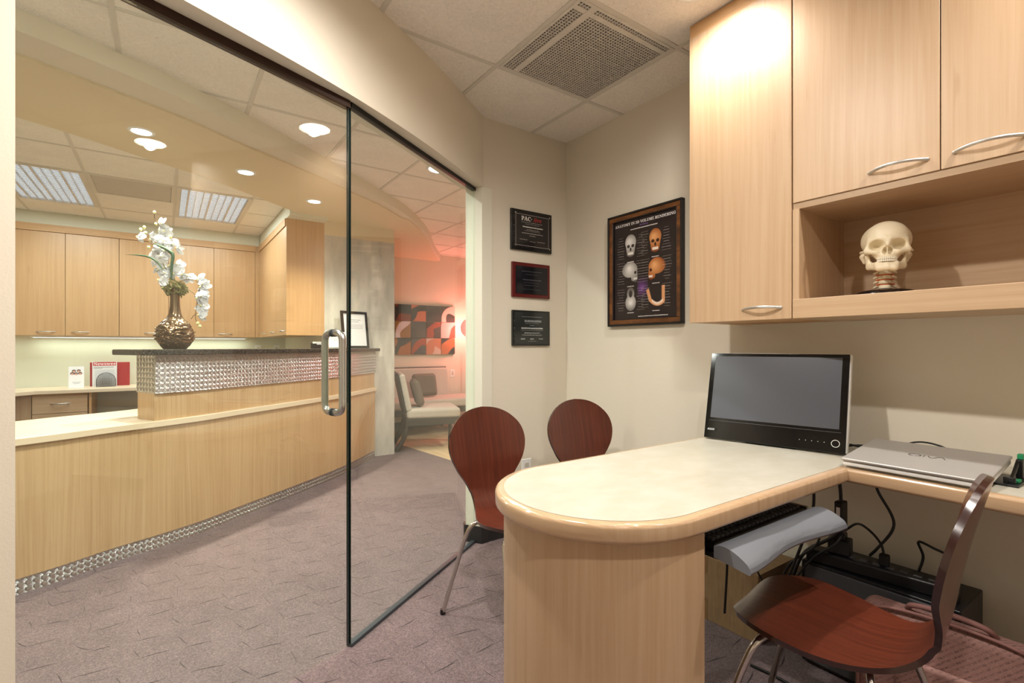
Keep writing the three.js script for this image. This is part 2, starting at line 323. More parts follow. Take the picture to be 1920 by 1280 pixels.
struct('wall_column', 'mottled grey plaster pier behind the end of the reception desk', 'wall', box(1.33, 2.08, 0, 2.33, -5.42, -5.25), M.plaster);
struct('wall_column_top', 'tan painted band above the plaster pier', 'wall', box(1.33, 2.08, 2.33, 2.487, -5.42, -5.25), M.paintTan);
struct('wall_waiting', 'beige wall of the waiting area behind the tiled art', 'wall', box(1.5, 5.7, 0, H + 0.03, -6.95, -6.78), M.paint);
struct('wall_waiting_side', 'beige side wall of the waiting area', 'wall', box(5.6, 5.7, 0, H + 0.03, -6.78, -2.69), M.paint);
struct('wall_waiting_near', 'beige wall of the waiting area next to the office', 'wall', box(2.37, 5.7, 0, H + 0.03, -2.69, -2.57), M.paint);
struct('wall_hall_end', 'cream wall at the end of the hallway', 'wall', box(-3.2, -3.06, 0, H + 0.03, -7.25, -0.5), M.paint);
const cabFurr = struct('trim_3', 'sage furred wall strip above the reception cupboards', 'trim');
part('back_strip', box(-3.06, 0.97, 2.447, H + 0.03, -7.25, -6.945), M.paintSage, cabFurr);
part('side_strip', box(0.975, 1.33, 2.447, H + 0.03, -7.25, -5.1), M.paintSage, cabFurr);
struct('baseboard_right', 'black baseboard under the desk', 'baseboard', rbox(2.234, 2.248, 0, 0.1, -2.55, 1.48, 0.003), M.baseboard);
struct('baseboard_front', 'black baseboard below the plaques', 'baseboard', rbox(1.61, 2.234, 0, 0.1, -2.566, -2.552, 0.003), M.baseboard);
struct('baseboard_jamb', 'black baseboard wrapped round the white jamb', 'baseboard', prism([[1.61, -2.549], [1.558, -2.549], [1.496, -2.648], [1.52, -2.70], [1.62, -2.70]], 0, 0.1), M.baseboard);
struct('baseboard_waiting', 'black baseboard of the waiting area', 'baseboard', box(2.1, 5.6, 0, 0.1, -6.78, -6.766), M.baseboard);

// ---------------------------------------------------------------- glass entrance
const dir = (a, b) => { const l = Math.hypot(b[0] - a[0], b[1] - a[1]); return [(b[0] - a[0]) / l, (b[1] - a[1]) / l, l]; };
function upright(a, b, y0, y1, t) {                            // sheet between two plan points
  const [dx, dz, l] = dir(a, b), g = new THREE.BoxGeometry(l, y1 - y0, t); g.rotateY(Math.atan2(-dz, dx)); g.translate((a[0] + b[0]) / 2, (y0 + y1) / 2, (a[1] + b[1]) / 2); return g;
}
const m0 = [0.596, -1.974], g1 = [1.536, -2.6], d1 = [0.5905, -1.972], d0 = [-0.32, -1.6];
const fixed = struct('window_1', 'fixed frameless glass pane beside the glass door', 'glass pane');
part('pane', upright(m0, g1, 0.012, 2.15, 0.01), M.glass, fixed);
part('top_channel', upright(m0, g1, 2.13, 2.152, 0.024), M.blackMetal, fixed);
part('bottom_channel', upright(m0, g1, 0, 0.014, 0.024), std({ color: col(74, 82, 88), roughness: 0.4, metalness: 0.5 }), fixed, 'grey metal floor channel');
part('glass_edge', upright(m0, [m0[0] + 0.0025, m0[1] - 0.00166], 0.012, 2.13, 0.0105), M.glassEdge, fixed, 'dark green edge of the pane');
const door = struct('door_1', 'frameless glass entrance door with steel pull handle', 'glass door');
part('pane', upright(d0, d1, 0.01, 2.12, 0.012), M.glass, door);
part('head_strip', upright(d0, d1, 2.122, 2.15, 0.03), std({ color: col(58, 40, 32), roughness: 0.3, metalness: 0.6 }), door, 'dark brown strip along the door head');  // dark brown strip filling the space between pane and header
part('glass_edge', upright([d1[0] - 0.003, d1[1] + 0.0012], d1, 0.01, 2.12, 0.0125), M.glassEdge, door, 'dark green edge of the door');
{
  const [dx, dz] = dir(d0, d1), n = [-dz, dx];
  const c = [0.528, -1.9475];
  for (const s of [1, -1]) {
    const P = (o, y) => V3(c[0] + n[0] * o * s, y, c[1] + n[1] * o * s), y0 = 0.935, y1 = 1.238, o = 0.052, r = 0.034;
    const path = new THREE.CurvePath();
    path.add(new THREE.LineCurve3(P(0.004, y1), P(o - r, y1)));
    path.add(new THREE.QuadraticBezierCurve3(P(o - r, y1), P(o, y1), P(o, y1 - r)));
    path.add(new THREE.LineCurve3(P(o, y1 - r), P(o, y0 + r)));
    path.add(new THREE.QuadraticBezierCurve3(P(o, y0 + r), P(o, y0), P(o - r, y0)));
    path.add(new THREE.LineCurve3(P(o - r, y0), P(0.004, y0)));
    const h = part('pull_handle', new THREE.TubeGeometry(path, 60, 0.0135, 14), M.steel, door, 'brushed steel D shaped pull');
    for (const y of [y0, y1]) { const w = new THREE.CylinderGeometry(0.015, 0.015, 0.005, 16); w.rotateX(Math.PI / 2); w.rotateY(Math.atan2(n[0], n[1])); const q = P(0.0085, y); w.translate(q.x, q.y, q.z); part('washer', w, M.darkGrey, h); }
  }
}

// ---------------------------------------------------------------- recessed lights and grilles
function canLight(label, group, [x, y, z], r, lens, I, color, spread = 1.48) {
  const t = thing('recessed_light', label, 'light', [x, y, z], 0, group);
  const ring = new THREE.LatheGeometry([[r, 0.02], [r, -0.002], [r + 0.003, -0.005], [r + 0.018, -0.003], [r + 0.022, 0.004]].map(([a, b]) => new THREE.Vector2(a, b)), 40);
  part('trim_ring', ring, M.white, t);
  const l = new THREE.CylinderGeometry(r, r, 0.004, 40); l.translate(0, -0.001, 0); part('lens', l, lens, t);
  const s = new THREE.SpotLight(color, I, 0, spread, 0.6, 2); s.position.set(x, y - 0.014, z); s.target.position.set(x, 0, z); s.castShadow = true; s.shadow.radius = 1.6; s.shadow.mapSize.set(1024, 1024);
  s.name = 'can_lamp'; s.target.name = 'can_aim'; scene.add(s); scene.add(s.target);
}
const warm = new THREE.Color(1, 0.95, 0.88), neutral = new THREE.Color(1, 0.96, 0.93), soft = new THREE.Color(1, 0.88, 0.72);
canLight('round recessed ceiling light next to the cupboard tops', 'recessed lights of the office', [1.665, H, -1.148], 0.085, M.lens, CAN_OFFICE * 0.2, warm);
for (const [x, z, k, l] of [[0.43, -1.148, 0.66, 'round recessed office ceiling light close to the glass door'], [1.66, 0.08, 0.36, 'round recessed office ceiling light above the wall worktop'], [0.43, 0.08, 0.42, 'added unseen office fill light behind the rounded desk end']]) canLight(l, 'recessed lights of the office', [x, H, z], 0.085, M.lens, CAN_OFFICE * k, warm);  // the last of these is added out of view for general fill
for (const [x, z, l] of [[1.76, -3.5, 'round recessed hallway light next to the end of the glass pane'], [0.28, -2.45, 'round recessed hallway light in front of the glass door'], [-0.95, -1.95, 'round recessed hallway light at the far end of the reception desk']]) canLight(l, 'recessed lights of the hallway', [x, H, z], 0.085, M.lens, CAN_HALL, neutral);
canLight('round recessed ceiling light of the waiting area', 'recessed lights of the hallway', [3.9, H, -4.5], 0.085, M.lens, CAN_HALL, neutral);
for (const [x, z, l] of [[-0.117, -3.707, 'small round soffit downlight above the vase of orchids'], [0.488, -4.129, 'small round soffit downlight over the middle of the granite ledge'], [1.082, -4.609, 'small round soffit downlight nearest the plaster pier']]) canLight(l, 'downlights in the soffit', [x, 2.474, z], 0.05, M.lensWarm, CAN_SOFFIT, soft, 1.0);

function troffer(x0, x1, z0, z1, label) {
  const t = thing('ceiling_troffer', label, 'light', [(x0 + x1) / 2, H, (z0 + z1) / 2], 0, 'fluorescent fixtures over reception');
  const w = x1 - x0, d = z1 - z0;
  part('frame', join([box(-w / 2, w / 2, -0.004, 0.02, -d / 2, -d / 2 + 0.03), box(-w / 2, w / 2, -0.004, 0.02, d / 2 - 0.03, d / 2), box(-w / 2, -w / 2 + 0.03, -0.004, 0.02, -d / 2 + 0.03, d / 2 - 0.03), box(w / 2 - 0.03, w / 2, -0.004, 0.02, -d / 2 + 0.03, d / 2 - 0.03)]), M.tbar, t);
  part('diffuser', box(-w / 2 + 0.03, w / 2 - 0.03, 0.016, 0.02, -d / 2 + 0.03, d / 2 - 0.03), M.diffuser, t, 'glowing prismatic panel');
  const iw = w - 0.06;
  for (let k = 0; k <= 9; k++) { const x = -iw / 2 + 0.004 + k * (iw - 0.008) / 9, wd = k % 3 === 1 ? 0.016 : 0.006; part('louvre', box(x - wd / 2, x + wd / 2, 0.001, 0.016, -d / 2 + 0.03, d / 2 - 0.03), k === 3 ? M.vent : M.louvre, t); }
  const cross = []; for (let z = -d / 2 + 0.05; z < d / 2 - 0.04; z += 0.04) cross.push(box(-iw / 2, iw / 2, 0.007, 0.0105, z - 0.002, z + 0.002));
  const cr = part('cross_louvres', join(cross), M.louvre, t); cr.userData.kind = 'stuff';
  const a = new THREE.RectAreaLight(new THREE.Color(0.95, 0.97, 1), TROFFER, iw, d - 0.06); a.position.set((x0 + x1) / 2, H - 0.012, (z0 + z1) / 2); a.lookAt((x0 + x1) / 2, 0, (z0 + z1) / 2); a.name = 'troffer_lamp'; scene.add(a);
}
troffer(0.083, 0.673, -6.412, -5.207, 'fluorescent ceiling fixture with ribbed louvres next to the side cupboards');
troffer(-1.127, -0.537, -6.412, -5.207, 'fluorescent ceiling fixture with ribbed louvres above the drawer unit');

{ // perforated grille in the office ceiling
  const t = thing('ceiling_vent', 'square perforated grey air grille in the office ceiling', 'vent', [1.65, H, -1.755]);
  const w = 0.295, frame = []; for (const s of [-1, 1]) frame.push(box(-w, w, -0.003, 0.012, s > 0 ? w - 0.014 : -w, s > 0 ? w : -w + 0.014), box(s > 0 ? w - 0.014 : -w, s > 0 ? w : -w + 0.014, -0.003, 0.012, -w + 0.014, w - 0.014));
  part('frame', join(frame), M.tbar, t);
  { const e = w - 0.008, f = w - 0.012; part('duct', join([box(-e, -f, 0.012, 0.42, -e, e), box(f, e, 0.012, 0.42, -e, e), box(-f, f, 0.012, 0.42, -e, -f), box(-f, f, 0.012, 0.42, f, e), box(-f, f, 0.41, 0.42, -f, f)]), M.duct, t, 'sheet metal duct behind the perforations'); }
  const n = 36, mesh = []; for (let k = 0; k <= n; k++) { const p = -w + 0.014 + k * (2 * w - 0.028) / n; mesh.push(box(p - 0.0031, p + 0.0031, 0, 0.004, -w + 0.014, w - 0.014), box(-w + 0.014, w - 0.014, 0.0005, 0.0035, p - 0.0031, p + 0.0031)); }
  const g = part('perforated_sheet', join(mesh), M.vent, t); g.userData.kind = 'stuff';
  part('stiffener', join([box(-w + 0.106, w - 0.014, -0.0015, 0.0055, 0.23, 0.255), box(-w + 0.014, -w + 0.074, -0.0015, 0.0055, 0.23, 0.255), box(-w + 0.075, -w + 0.105, -0.0015, 0.0055, -w + 0.014, w - 0.014)]), M.tbar, t);
}
{
  const t = thing('return_grille', 'square plain grey air panel between the reception ceiling fixtures', 'vent', [-0.227, H, -5.505]);
  part('panel', box(-0.27, 0.27, 0.002, 0.008, -0.275, 0.275), M.vent, t);
  part('frame', join([box(-0.295, 0.295, -0.002, 0.012, -0.298, -0.277), box(-0.295, 0.295, -0.002, 0.012, 0.277, 0.298), box(-0.295, -0.272, -0.002, 0.012, -0.277, 0.277), box(0.272, 0.295, -0.002, 0.012, -0.277, 0.277)]), M.tbar, t);
}

// ---------------------------------------------------------------- office cupboards on the right wall
const FX = 1.865;
function pull(parent, x, y, z, len = 0.148, out = 0.03, axis = 'z') {   // bowed bar handle standing off a door
  const pts = [], n = 16; for (let i = 0; i <= n; i++) { const s = i / n * 2 - 1; const o = out * (1 - s * s) + 0.002; pts.push(axis === 'z' ? V3(x - o, y + 0.004 * (1 - s * s), z + s * len / 2) : V3(x + s * len / 2, y, z + o)); }
  const g = new THREE.TubeGeometry(new THREE.CatmullRomCurve3(pts), 24, 0.0052, 8);
  for (const q of [pts[0], pts[n]]) { const e = new THREE.SphereGeometry(0.0054, 10, 8); e.translate(q.x, q.y, q.z); }
  return part('handle', join([g, ...[pts[0], pts[n]].map((q) => { const e = new THREE.SphereGeometry(0.0056, 10, 8); e.translate(q.x, q.y, q.z); return e; })]), M.alu, parent, 'bowed satin metal handle');
}
{
  const t = thing('wall_cabinet', 'tall narrow maple wall cupboard next to the skull poster', 'cupboard');
  part('body', grain(join([box(FX + 0.02, 2.248, 1.289, 1.309, -1.323, -0.893), box(FX + 0.02, 2.248, 1.309, 2.518, -1.323, -1.305), box(FX + 0.02, 2.248, 1.309, 2.518, -0.911, -0.893), box(2.236, 2.248, 1.309, 2.518, -1.305, -0.911), box(FX + 0.02, 2.248, 2.5, 2.518, -1.305, -0.911)])), M.mapleIn, t);
  const d = part('door', grain(rbox(FX, FX + 0.019, 1.288, 2.516, -1.323, -0.8955, 0.0015)), M.maple, t); pull(d, FX, 1.331, -1.006);
  part('filler_strip', grain(box(FX + 0.004, 2.248, 2.518, H, -1.323, -0.893), 2), M.mapleIn, t);
}
{
  const t = thing('wall_cabinet', 'wide maple wall cupboard with doors above an open shelf niche', 'cupboard');
  const z0 = -0.892, z1 = -0.05;
  part('body', grain(join([box(FX + 0.02, 2.248, 1.705, 2.518, z0, z0 + 0.018), box(FX + 0.02, 2.248, 1.705, 2.518, z1 - 0.018, z1), box(FX + 0.02, 2.248, 2.5, 2.518, z0 + 0.018, z1 - 0.018), box(2.24, 2.248, 1.705, 2.5, z0 + 0.018, z1 - 0.018)])), M.mapleIn, t);
  [[z0 + 0.0015, -0.4745], [-0.4715, z1]].forEach(([a, b], i) => { const d = part('door', grain(rbox(FX, FX + 0.019, 1.705, 2.516, a, b, 0.0015)), M.maple, t); pull(d, FX, 1.745, i ? -0.367 : -0.577); });
  part('niche_top', grain(box(FX + 0.006, 2.248, 1.682, 1.7045, z0, z1), 2), M.maple, t);
  part('niche_side', grain(box(FX + 0.002, 2.236, 1.357, 1.682, z0, z0 + 0.022)), M.maple, t);
  part('niche_side', grain(box(FX + 0.002, 2.236, 1.357, 1.682, z1 - 0.022, z1)), M.maple, t);
  part('niche_back', grain(box(2.236, 2.248, 1.357, 1.682, z0, z1), 2), M.maple, t);
  part('shelf', grain(rbox(FX, 2.248, 1.288, 1.357, z0, z1, 0.0015), 2), M.maple, t);
  part('filler_strip', grain(box(FX + 0.004, 2.248, 2.518, H, z0, z1), 2), M.mapleIn, t);
}

// ---------------------------------------------------------------- desk: rounded peninsula and wall worktop
const TOP = 0.797;
{
  const t = thing('desk', 'L shaped desk with rounded peninsula end, cream laminate top and maple edge', 'desk');
  const outline = (i) => {
    const p = [], R = 0.302 - i, cx = 1.0, cz = -0.985;
    p.push([2.248, -1.287 + i]); for (let k = 0; k <= 40; k++) { const a = -Math.PI / 2 - Math.PI * k / 40; p.push([cx + Math.cos(a) * R, cz + Math.sin(a) * R]); }
    p.push([1.785 + i, -0.683 - i], [1.785 + i, 0.9 - i], [2.248, 0.9 - i]); return p;
  };
  part('edge_band', grain(toCreasedNormals(prism(outline(0), TOP - 0.046, TOP, 0.011), 0.6), 2), M.mapleEdge, t, 'rounded glossy maple edge');
  part('laminate_top', uvPlan(prism(outline(0.024), TOP - 0.002, TOP + 0.0012)), M.lam, t, 'mottled cream laminate');
  const pd = []; for (let k = 0; k <= 40; k++) { const a = -Math.PI / 2 - Math.PI * k / 40; pd.push([1.0 + Math.cos(a) * 0.278, -0.985 + Math.sin(a) * 0.278]); }
  pd.unshift([1.055, -1.263]); pd.push([1.055, -0.707]);
  const pg = toCreasedNormals(clean(prism(pd, 0, TOP - 0.046)), 0.6);
  { const p = pg.attributes.position, uv = pg.attributes.uv; for (let i = 0; i < p.count; i++) { uv.setXY(i, Math.atan2(p.getZ(i) + 0.985, p.getX(i) - 1.0 + 1e-6) * 0.278 + (p.getX(i) > 1.0 ? 0 : 0) + 3.3, p.getY(i) + 0.3); if (p.getX(i) < 1.0 && p.getZ(i) < -0.985) uv.setX(i, uv.getX(i) + 2 * Math.PI * 0.278); } }
  part('pedestal', pg, M.maple, t, 'half round maple base panel');
  part('wall_cleat', grain(box(2.2, 2.247, TOP - 0.1, TOP - 0.047, -1.2, 0.8), 2), M.mapleIn, t);
  // sliding keyboard tray
  const tray = part('keyboard_tray', rbox(1.1, 1.585, 0.667, 0.681, -1.0, -0.7, 0.003), M.black, t, 'black sliding tray');
  const pr = [], prof = new THREE.Shape(); prof.moveTo(0, 0); prof.lineTo(0, 0.022); prof.quadraticCurveTo(0.03, 0.04, 0.075, 0.018); prof.quadraticCurveTo(0.088, 0.006, 0.08, 0.0); prof.closePath();
  const N = 28, sec = prof.getPoints(10);
  const pos = [], ix = []; for (let k = 0; k <= N; k++) { const s = k / N, x = 1.088 + s * 0.508, bow = 0.03 * Math.cos((s - 0.5) * Math.PI * 2) * 0.5 + 0.015; sec.forEach((q) => pos.push(x, 0.676 + q.y * 1.25 - 0.012 * (q.x / 0.08), -0.7 + q.x * (1.12 - bow * 12 * 0.9 / 1.0 * (q.x > 0.02 ? 1 : 0) * 0.9) - 0.004)); }
  const S = sec.length; for (let k = 0; k < N; k++) for (let j = 0; j < S; j++) { const a = k * S + j, b = k * S + (j + 1) % S, c = a + S, d = b + S; ix.push(a, c, b, b, c, d); }
  for (let j = 1; j < S - 1; j++) { ix.push(0, j, j + 1, N * S, N * S + j + 1, N * S + j); }
  const rg = new THREE.BufferGeometry(); rg.setAttribute('position', new THREE.Float32BufferAttribute(pos, 3)); rg.setIndex(ix); rg.setAttribute('uv', new THREE.Float32BufferAttribute(new Float32Array(pos.length / 3 * 2), 2));
  part('palm_rest', toCreasedNormals(rg, 0.7), M.grey, tray, 'grey curved palm rest');
  for (const x of [1.064, 1.592]) part('slide_rail', join([box(x, x + 0.012, 0.64, 0.7, -1.1, -0.72), box(x, x + 0.02, 0.7, 0.75, -1.1, -0.9)]), M.steel, tray, 'bright metal runner');
}
{ // keyboard on the tray
  const t = thing('keyboard', 'black keyboard on the sliding tray under the desk', 'keyboard', [1.345, 0.681, -0.79]);
  part('case', rbox(-0.235, 0.235, 0, 0.018, -0.08, 0.075, 0.004), M.black, t);
  const key = new RoundedBoxGeometry(0.0165, 0.008, 0.0165, 1, 0.002);
  for (let r = 0; r < 5; r++) for (let k = 0; k < 22; k++) { const m = part('key', key, M.darkGrey, t); m.position.set(-0.216 + k * 0.0206, 0.021, 0.052 - r * 0.026); }
}

// ---------------------------------------------------------------- keyhole-back chairs
function shellChair() {
  const prof = new THREE.CatmullRomCurve3([[0.225, 0.448], [0.2, 0.463], [0.1, 0.466], [0, 0.455], [-0.09, 0.452], [-0.155, 0.466], [-0.2, 0.505], [-0.222, 0.57], [-0.238, 0.66], [-0.262, 0.78], [-0.292, 0.9]].map(([z, y]) => V3(0, y, z)), false, 'centripetal');
  const NS = 96, NT = 20, P = prof.getSpacedPoints(NS);
  const half = (s) => {                                        // half width along the shell, front of seat to top of back
    const k = [[0, 0.0], [0.012, 0.085], [0.035, 0.135], [0.08, 0.175], [0.15, 0.203], [0.22, 0.208], [0.3, 0.195], [0.38, 0.165], [0.45, 0.13], [0.51, 0.112], [0.56, 0.115], [0.61, 0.137], [0.67, 0.175], [0.74, 0.205], [0.81, 0.214], [0.88, 0.196], [0.94, 0.15], [0.975, 0.1], [0.993, 0.05], [1, 0.0]];
    for (let i = 1; i < k.length; i++) if (s <= k[i][0]) { const a = k[Math.max(0, i - 2)], b = k[i - 1], c = k[i], d = k[Math.min(k.length - 1, i + 1)], t = (s - b[0]) / (c[0] - b[0]); const m1 = (c[1] - a[1]) / Math.max(1e-4, c[0] - a[0]) * (c[0] - b[0]), m2 = (d[1] - b[1]) / Math.max(1e-4, d[0] - b[0]) * (c[0] - b[0]); const t2 = t * t, t3 = t2 * t; return Math.max(0, (2 * t3 - 3 * t2 + 1) * b[1] + (t3 - 2 * t2 + t) * m1 + (-2 * t3 + 3 * t2) * c[1] + (t3 - t2) * m2); }
    return 0;
  };
  const pos = [], uv = [], ix = [], th = 0.013, row = NT + 1, side = (NS + 1) * row;
  const warp = (u) => 0.5 - 0.5 * Math.cos(Math.PI * u);
  const pts = []; for (let i = 0; i <= NS; i++) pts.push(prof.getPointAt(warp(i / NS)));
  for (let q = 0; q < 2; q++) for (let i = 0; i <= NS; i++) {
    const s = warp(i / NS), a = prof.getPointAt(Math.max(0, s - 0.004)), b = prof.getPointAt(Math.min(1, s + 0.004)), l = Math.hypot(b.y - a.y, b.z - a.z), ny = -(b.z - a.z) / l, nz = (b.y - a.y) / l, w = half(s);
    for (let j = 0; j <= NT; j++) {
      const f = j / NT * 2 - 1, dish = (s > 0.55 ? 0.022 * Math.min(1, (s - 0.55) / 0.15) : 0.01) * f * f * (w / 0.2), r = q * th * (1 - 0.0 * f * f), o = dish - r;
      pos.push(f * w, pts[i].y + ny * o, pts[i].z + nz * o); uv.push(f * w * 0.9 + 0.4, s * 0.95);
    }
  }
  for (let q = 0; q < 2; q++) for (let i = 0; i < NS; i++) for (let j = 0; j < NT; j++) { const a = q * side + i * row + j, b = a + 1, c = a + row, d = c + 1; q ? ix.push(a, c, b, b, c, d) : ix.push(a, b, c, b, d, c); }
  const face = new THREE.BufferGeometry(); face.setAttribute('position', new THREE.Float32BufferAttribute(pos, 3)); face.setAttribute('uv', new THREE.Float32BufferAttribute(uv, 2)); face.setIndex(ix.slice()); face.computeVertexNormals();
  const e = []; for (const j of [0, NT]) for (let i = 0; i < NS; i++) { const a = i * row + j, c = a + row, A = a + side, C = c + side; j ? e.push(a, A, c, c, A, C) : e.push(a, c, A, c, C, A); }
  const rim = new THREE.BufferGeometry(); rim.setAttribute('position', face.attributes.position.clone()); rim.setAttribute('uv', face.attributes.uv.clone()); rim.setIndex(e);
  const rimN = rim.toNonIndexed(); rimN.computeVertexNormals();
  return [face, toCreasedNormals(rimN, 0.9)];
}
const [shellFace, shellRim] = shellChair();
const rimMat = std({ color: col(46, 22, 18), roughness: 0.2, clearcoat: 0.5, clearcoatRoughness: 0.1 });
function makeChair(label, pos, turn) {
  const t = thing('chair', label, 'chair', pos, turn, 'mahogany plywood chairs');
  const s = part('seat_shell', shellFace, M.mahog, t, 'one piece mahogany stained plywood seat and back'); part('shell_edge', shellRim, rimMat, s, 'dark lacquered edge');
  for (const sx of [-1, 1]) {
    part('leg', tube([[sx * 0.06, 0.44, 0.1], [sx * 0.13, 0.441, 0.112], [sx * 0.178, 0.425, 0.13], [sx * 0.196, 0.37, 0.152], [sx * 0.216, 0.2, 0.2], [sx * 0.238, 0.012, 0.246]], 0.0095, 40, 10), M.chrome, t, 'chrome tube leg');
    part('leg', tube([[sx * 0.05, 0.437, -0.09], [sx * 0.12, 0.437, -0.1], [sx * 0.172, 0.42, -0.115], [sx * 0.19, 0.37, -0.135], [sx * 0.21, 0.2, -0.195], [sx * 0.232, 0.012, -0.255]], 0.0095, 40, 10), M.chrome, t, 'chrome tube leg');
    for (const [x, z] of [[0.239, 0.248], [0.233, -0.257]]) { const f = new THREE.CylinderGeometry(0.0115, 0.012, 0.022, 12); f.translate(sx * x, 0.011, z); part('foot_cap', f, M.black, t); }
  }
  const pl = new THREE.CylinderGeometry(0.1, 0.1, 0.007, 24); pl.scale(1, 1, 1.25); pl.translate(0, 0.444, 0); part('mounting_plate', pl, M.black, t);
  return t;
}
const chairA = makeChair('reddish brown keyhole back chair beside the glass pane at the rounded desk end', [1.255, 0, -1.735], 0.05);
const chairB = copy(chairA, 'reddish brown keyhole back chair between the desk and the corner by the skull poster', [1.815, 0, -1.74], -0.08);
const chairC = copy(chairA, 'reddish brown keyhole back chair pulled up to the keyboard tray', [1.44, 0, -0.585], Math.PI + 0.16);

// ---------------------------------------------------------------- monitor
{
  const t = thing('monitor', 'black flat screen monitor with silver rim leaning back on the desk', 'monitor', [1.918, TOP + 0.0012, -1.008], -Math.PI / 2 + 0.2);
  const g = new THREE.Group(); g.name = 'panel_pivot';
  const tilt = (geo) => { geo.rotateX(-0.24); geo.translate(0, 0.0, 0.0); return geo; };
  const w = 0.256, h = 0.372;
  part('rear_shell', tilt(rbox(-w, w, 0.0095, h, -0.034, -0.004, 0.004)), M.white, t, 'silver white rim and back');
  part('bezel', tilt(rbox(-w + 0.004, w - 0.004, 0.006, h - 0.003, -0.006, 0.003, 0.002)), M.blackGloss, t, 'glossy black front');
  part('screen', tilt(box(-w + 0.024, w - 0.026, 0.092, h - 0.016, 0.0025, 0.0036)), M.screen, t, 'blank screen with the room reflection put into its grey');
  part('chin_line', tilt(box(-w + 0.02, w - 0.02, 0.0795, 0.0812, 0.0028, 0.0036)), M.darkGrey, t);
  const logo = canvasMat(256, 64, (x) => { x.fillStyle = '#0d0d0f'; x.fillRect(0, 0, 256, 64); x.fillStyle = '#d8d8da'; x.font = 'bold 58px sans-serif'; x.setTransform(1.25, 0, -0.25, 1, 20, 0); x.fillText('ASUS', 0, 53); }, { roughness: 0.2 });
  const lg = new THREE.PlaneGeometry(0.042, 0.012); lg.translate(-w + 0.036, 0.043, 0.0034); part('maker_lettering', tilt(lg), logo, t, 'pale maker lettering');
  const ring = new THREE.TorusGeometry(0.0125, 0.0011, 8, 40); ring.translate(w - 0.035, 0.04, 0.0034); part('power_ring', tilt(ring), M.white, t, 'thin white power ring');
  for (let k = 0; k < 5; k++) { const d = new THREE.CircleGeometry(0.0013, 10); d.translate(w - 0.07 - k * 0.02, 0.041, 0.0034); part('touch_mark', tilt(d), M.white, t); }
  part('stand', join([rbox(-0.09, 0.09, 0, 0.012, -0.2, -0.01, 0.004), tube([[0, 0.01, -0.18], [0, 0.1, -0.13], [0, 0.18, -0.085]], 0.016, 16, 10)]), M.black, t);
}
// ---------------------------------------------------------------- laptop on its stand
{
  const t = thing('laptop', 'closed silver laptop propped on the wall worktop', 'laptop', [1.79, TOP + 0.002, -0.529], 0);
  const tilt = (g) => { g.rotateZ(0.125); g.translate(0, 0.004, 0); return g; };
  part('base', tilt(rbox(0.002, 0.27, 0, 0.015, -0.172, 0.172, 0.005)), M.white, t, 'pale silver lower case');
  part('gap', tilt(box(0.004, 0.268, 0.0145, 0.017, -0.17, 0.17)), M.darkGrey, t);
  part('lid', tilt(rbox(-0.002, 0.272, 0.0165, 0.026, -0.175, 0.175, 0.004)), M.silver, t, 'silver grey lid');
  const L = canvasMat(512, 128, (x) => { x.fillStyle = '#8f8a85'; x.fillRect(0, 0, 512, 128); x.strokeStyle = '#5f5a56'; x.lineWidth = 13; x.lineCap = 'round'; x.beginPath(); x.moveTo(30, 25); x.bezierCurveTo(70, 130, 90, 130, 130, 40); x.bezierCurveTo(150, 10, 180, 20, 215, 100); x.stroke(); x.beginPath(); x.moveTo(285, 28); x.lineTo(285, 100); x.stroke(); x.beginPath(); x.ellipse(410, 64, 62, 34, 0, 0, 7); x.stroke(); });
  L.color = col(255, 255, 255);
  const lg = new THREE.BufferGeometry();
  { const y = 0.0264, z0 = 0.05, z1 = -0.052, x0 = 0.118, x1 = 0.148; lg.setAttribute('position', new THREE.Float32BufferAttribute([x0, y, z0, x0, y, z1, x1, y, z1, x1, y, z0], 3)); lg.setAttribute('uv', new THREE.Float32BufferAttribute([0, 1, 1, 1, 1, 0, 0, 0], 2)); lg.setIndex([0, 2, 1, 0, 3, 2]); lg.computeVertexNormals(); }
  const lm = std({ color: col(98, 92, 88), roughness: 0.25, metalness: 0.6 });
  // raised lettering, its foot towards the wall
  const strokes = [[[0, 1], [0.16, 0.05], [0.22, 0.02], [0.3, 0.2], [0.42, 0.92], [0.5, 0.92], [0.6, 0.5], [0.66, 0.02]].map(([a, b]) => [a * 0.07, b * 0.02]), [[0.054, 0.018], [0.054, 0.0005]]];
  const word = strokes.map((s) => tube(s.map(([a, b]) => [0.15 - b, 0.0263, 0.055 - a]), 0.0011, 30, 6));
  const o = new THREE.TorusGeometry(0.011, 0.0011, 6, 32); o.scale(1, 1.35, 1); o.rotateX(Math.PI / 2); o.translate(0.14, 0.0263, -0.022); word.push(o);
  part('lid_lettering', tilt(join(word)), lm, t, 'raised maker lettering, upside down from the chair');
}
{
  const t = thing('laptop_stand', 'black laptop dock with green tabs under the laptop', 'stand', [1.93, TOP + 0.0012, -0.372]);
  part('base', rbox(-0.02, 0.135, 0, 0.006, -0.3, 0.055, 0.002), M.black, t);
  part('bracket', join([rbox(0.0, 0.012, 0.006, 0.022, 0.02, 0.045, 0.001), rbox(0.09, 0.125, 0.006, 0.06, 0.03, 0.045, 0.002), tube([[0.0, 0.008, 0.034], [0.05, 0.03, 0.034], [0.1, 0.058, 0.034]], 0.005, 12, 8)]), M.black, t);
  part('tab', join([rbox(0.1, 0.122, 0.06, 0.075, 0.031, 0.044, 0.002), rbox(0.02, 0.05, 0.006, 0.014, 0.036, 0.05, 0.002)]), M.green, t, 'green plastic tab');
}

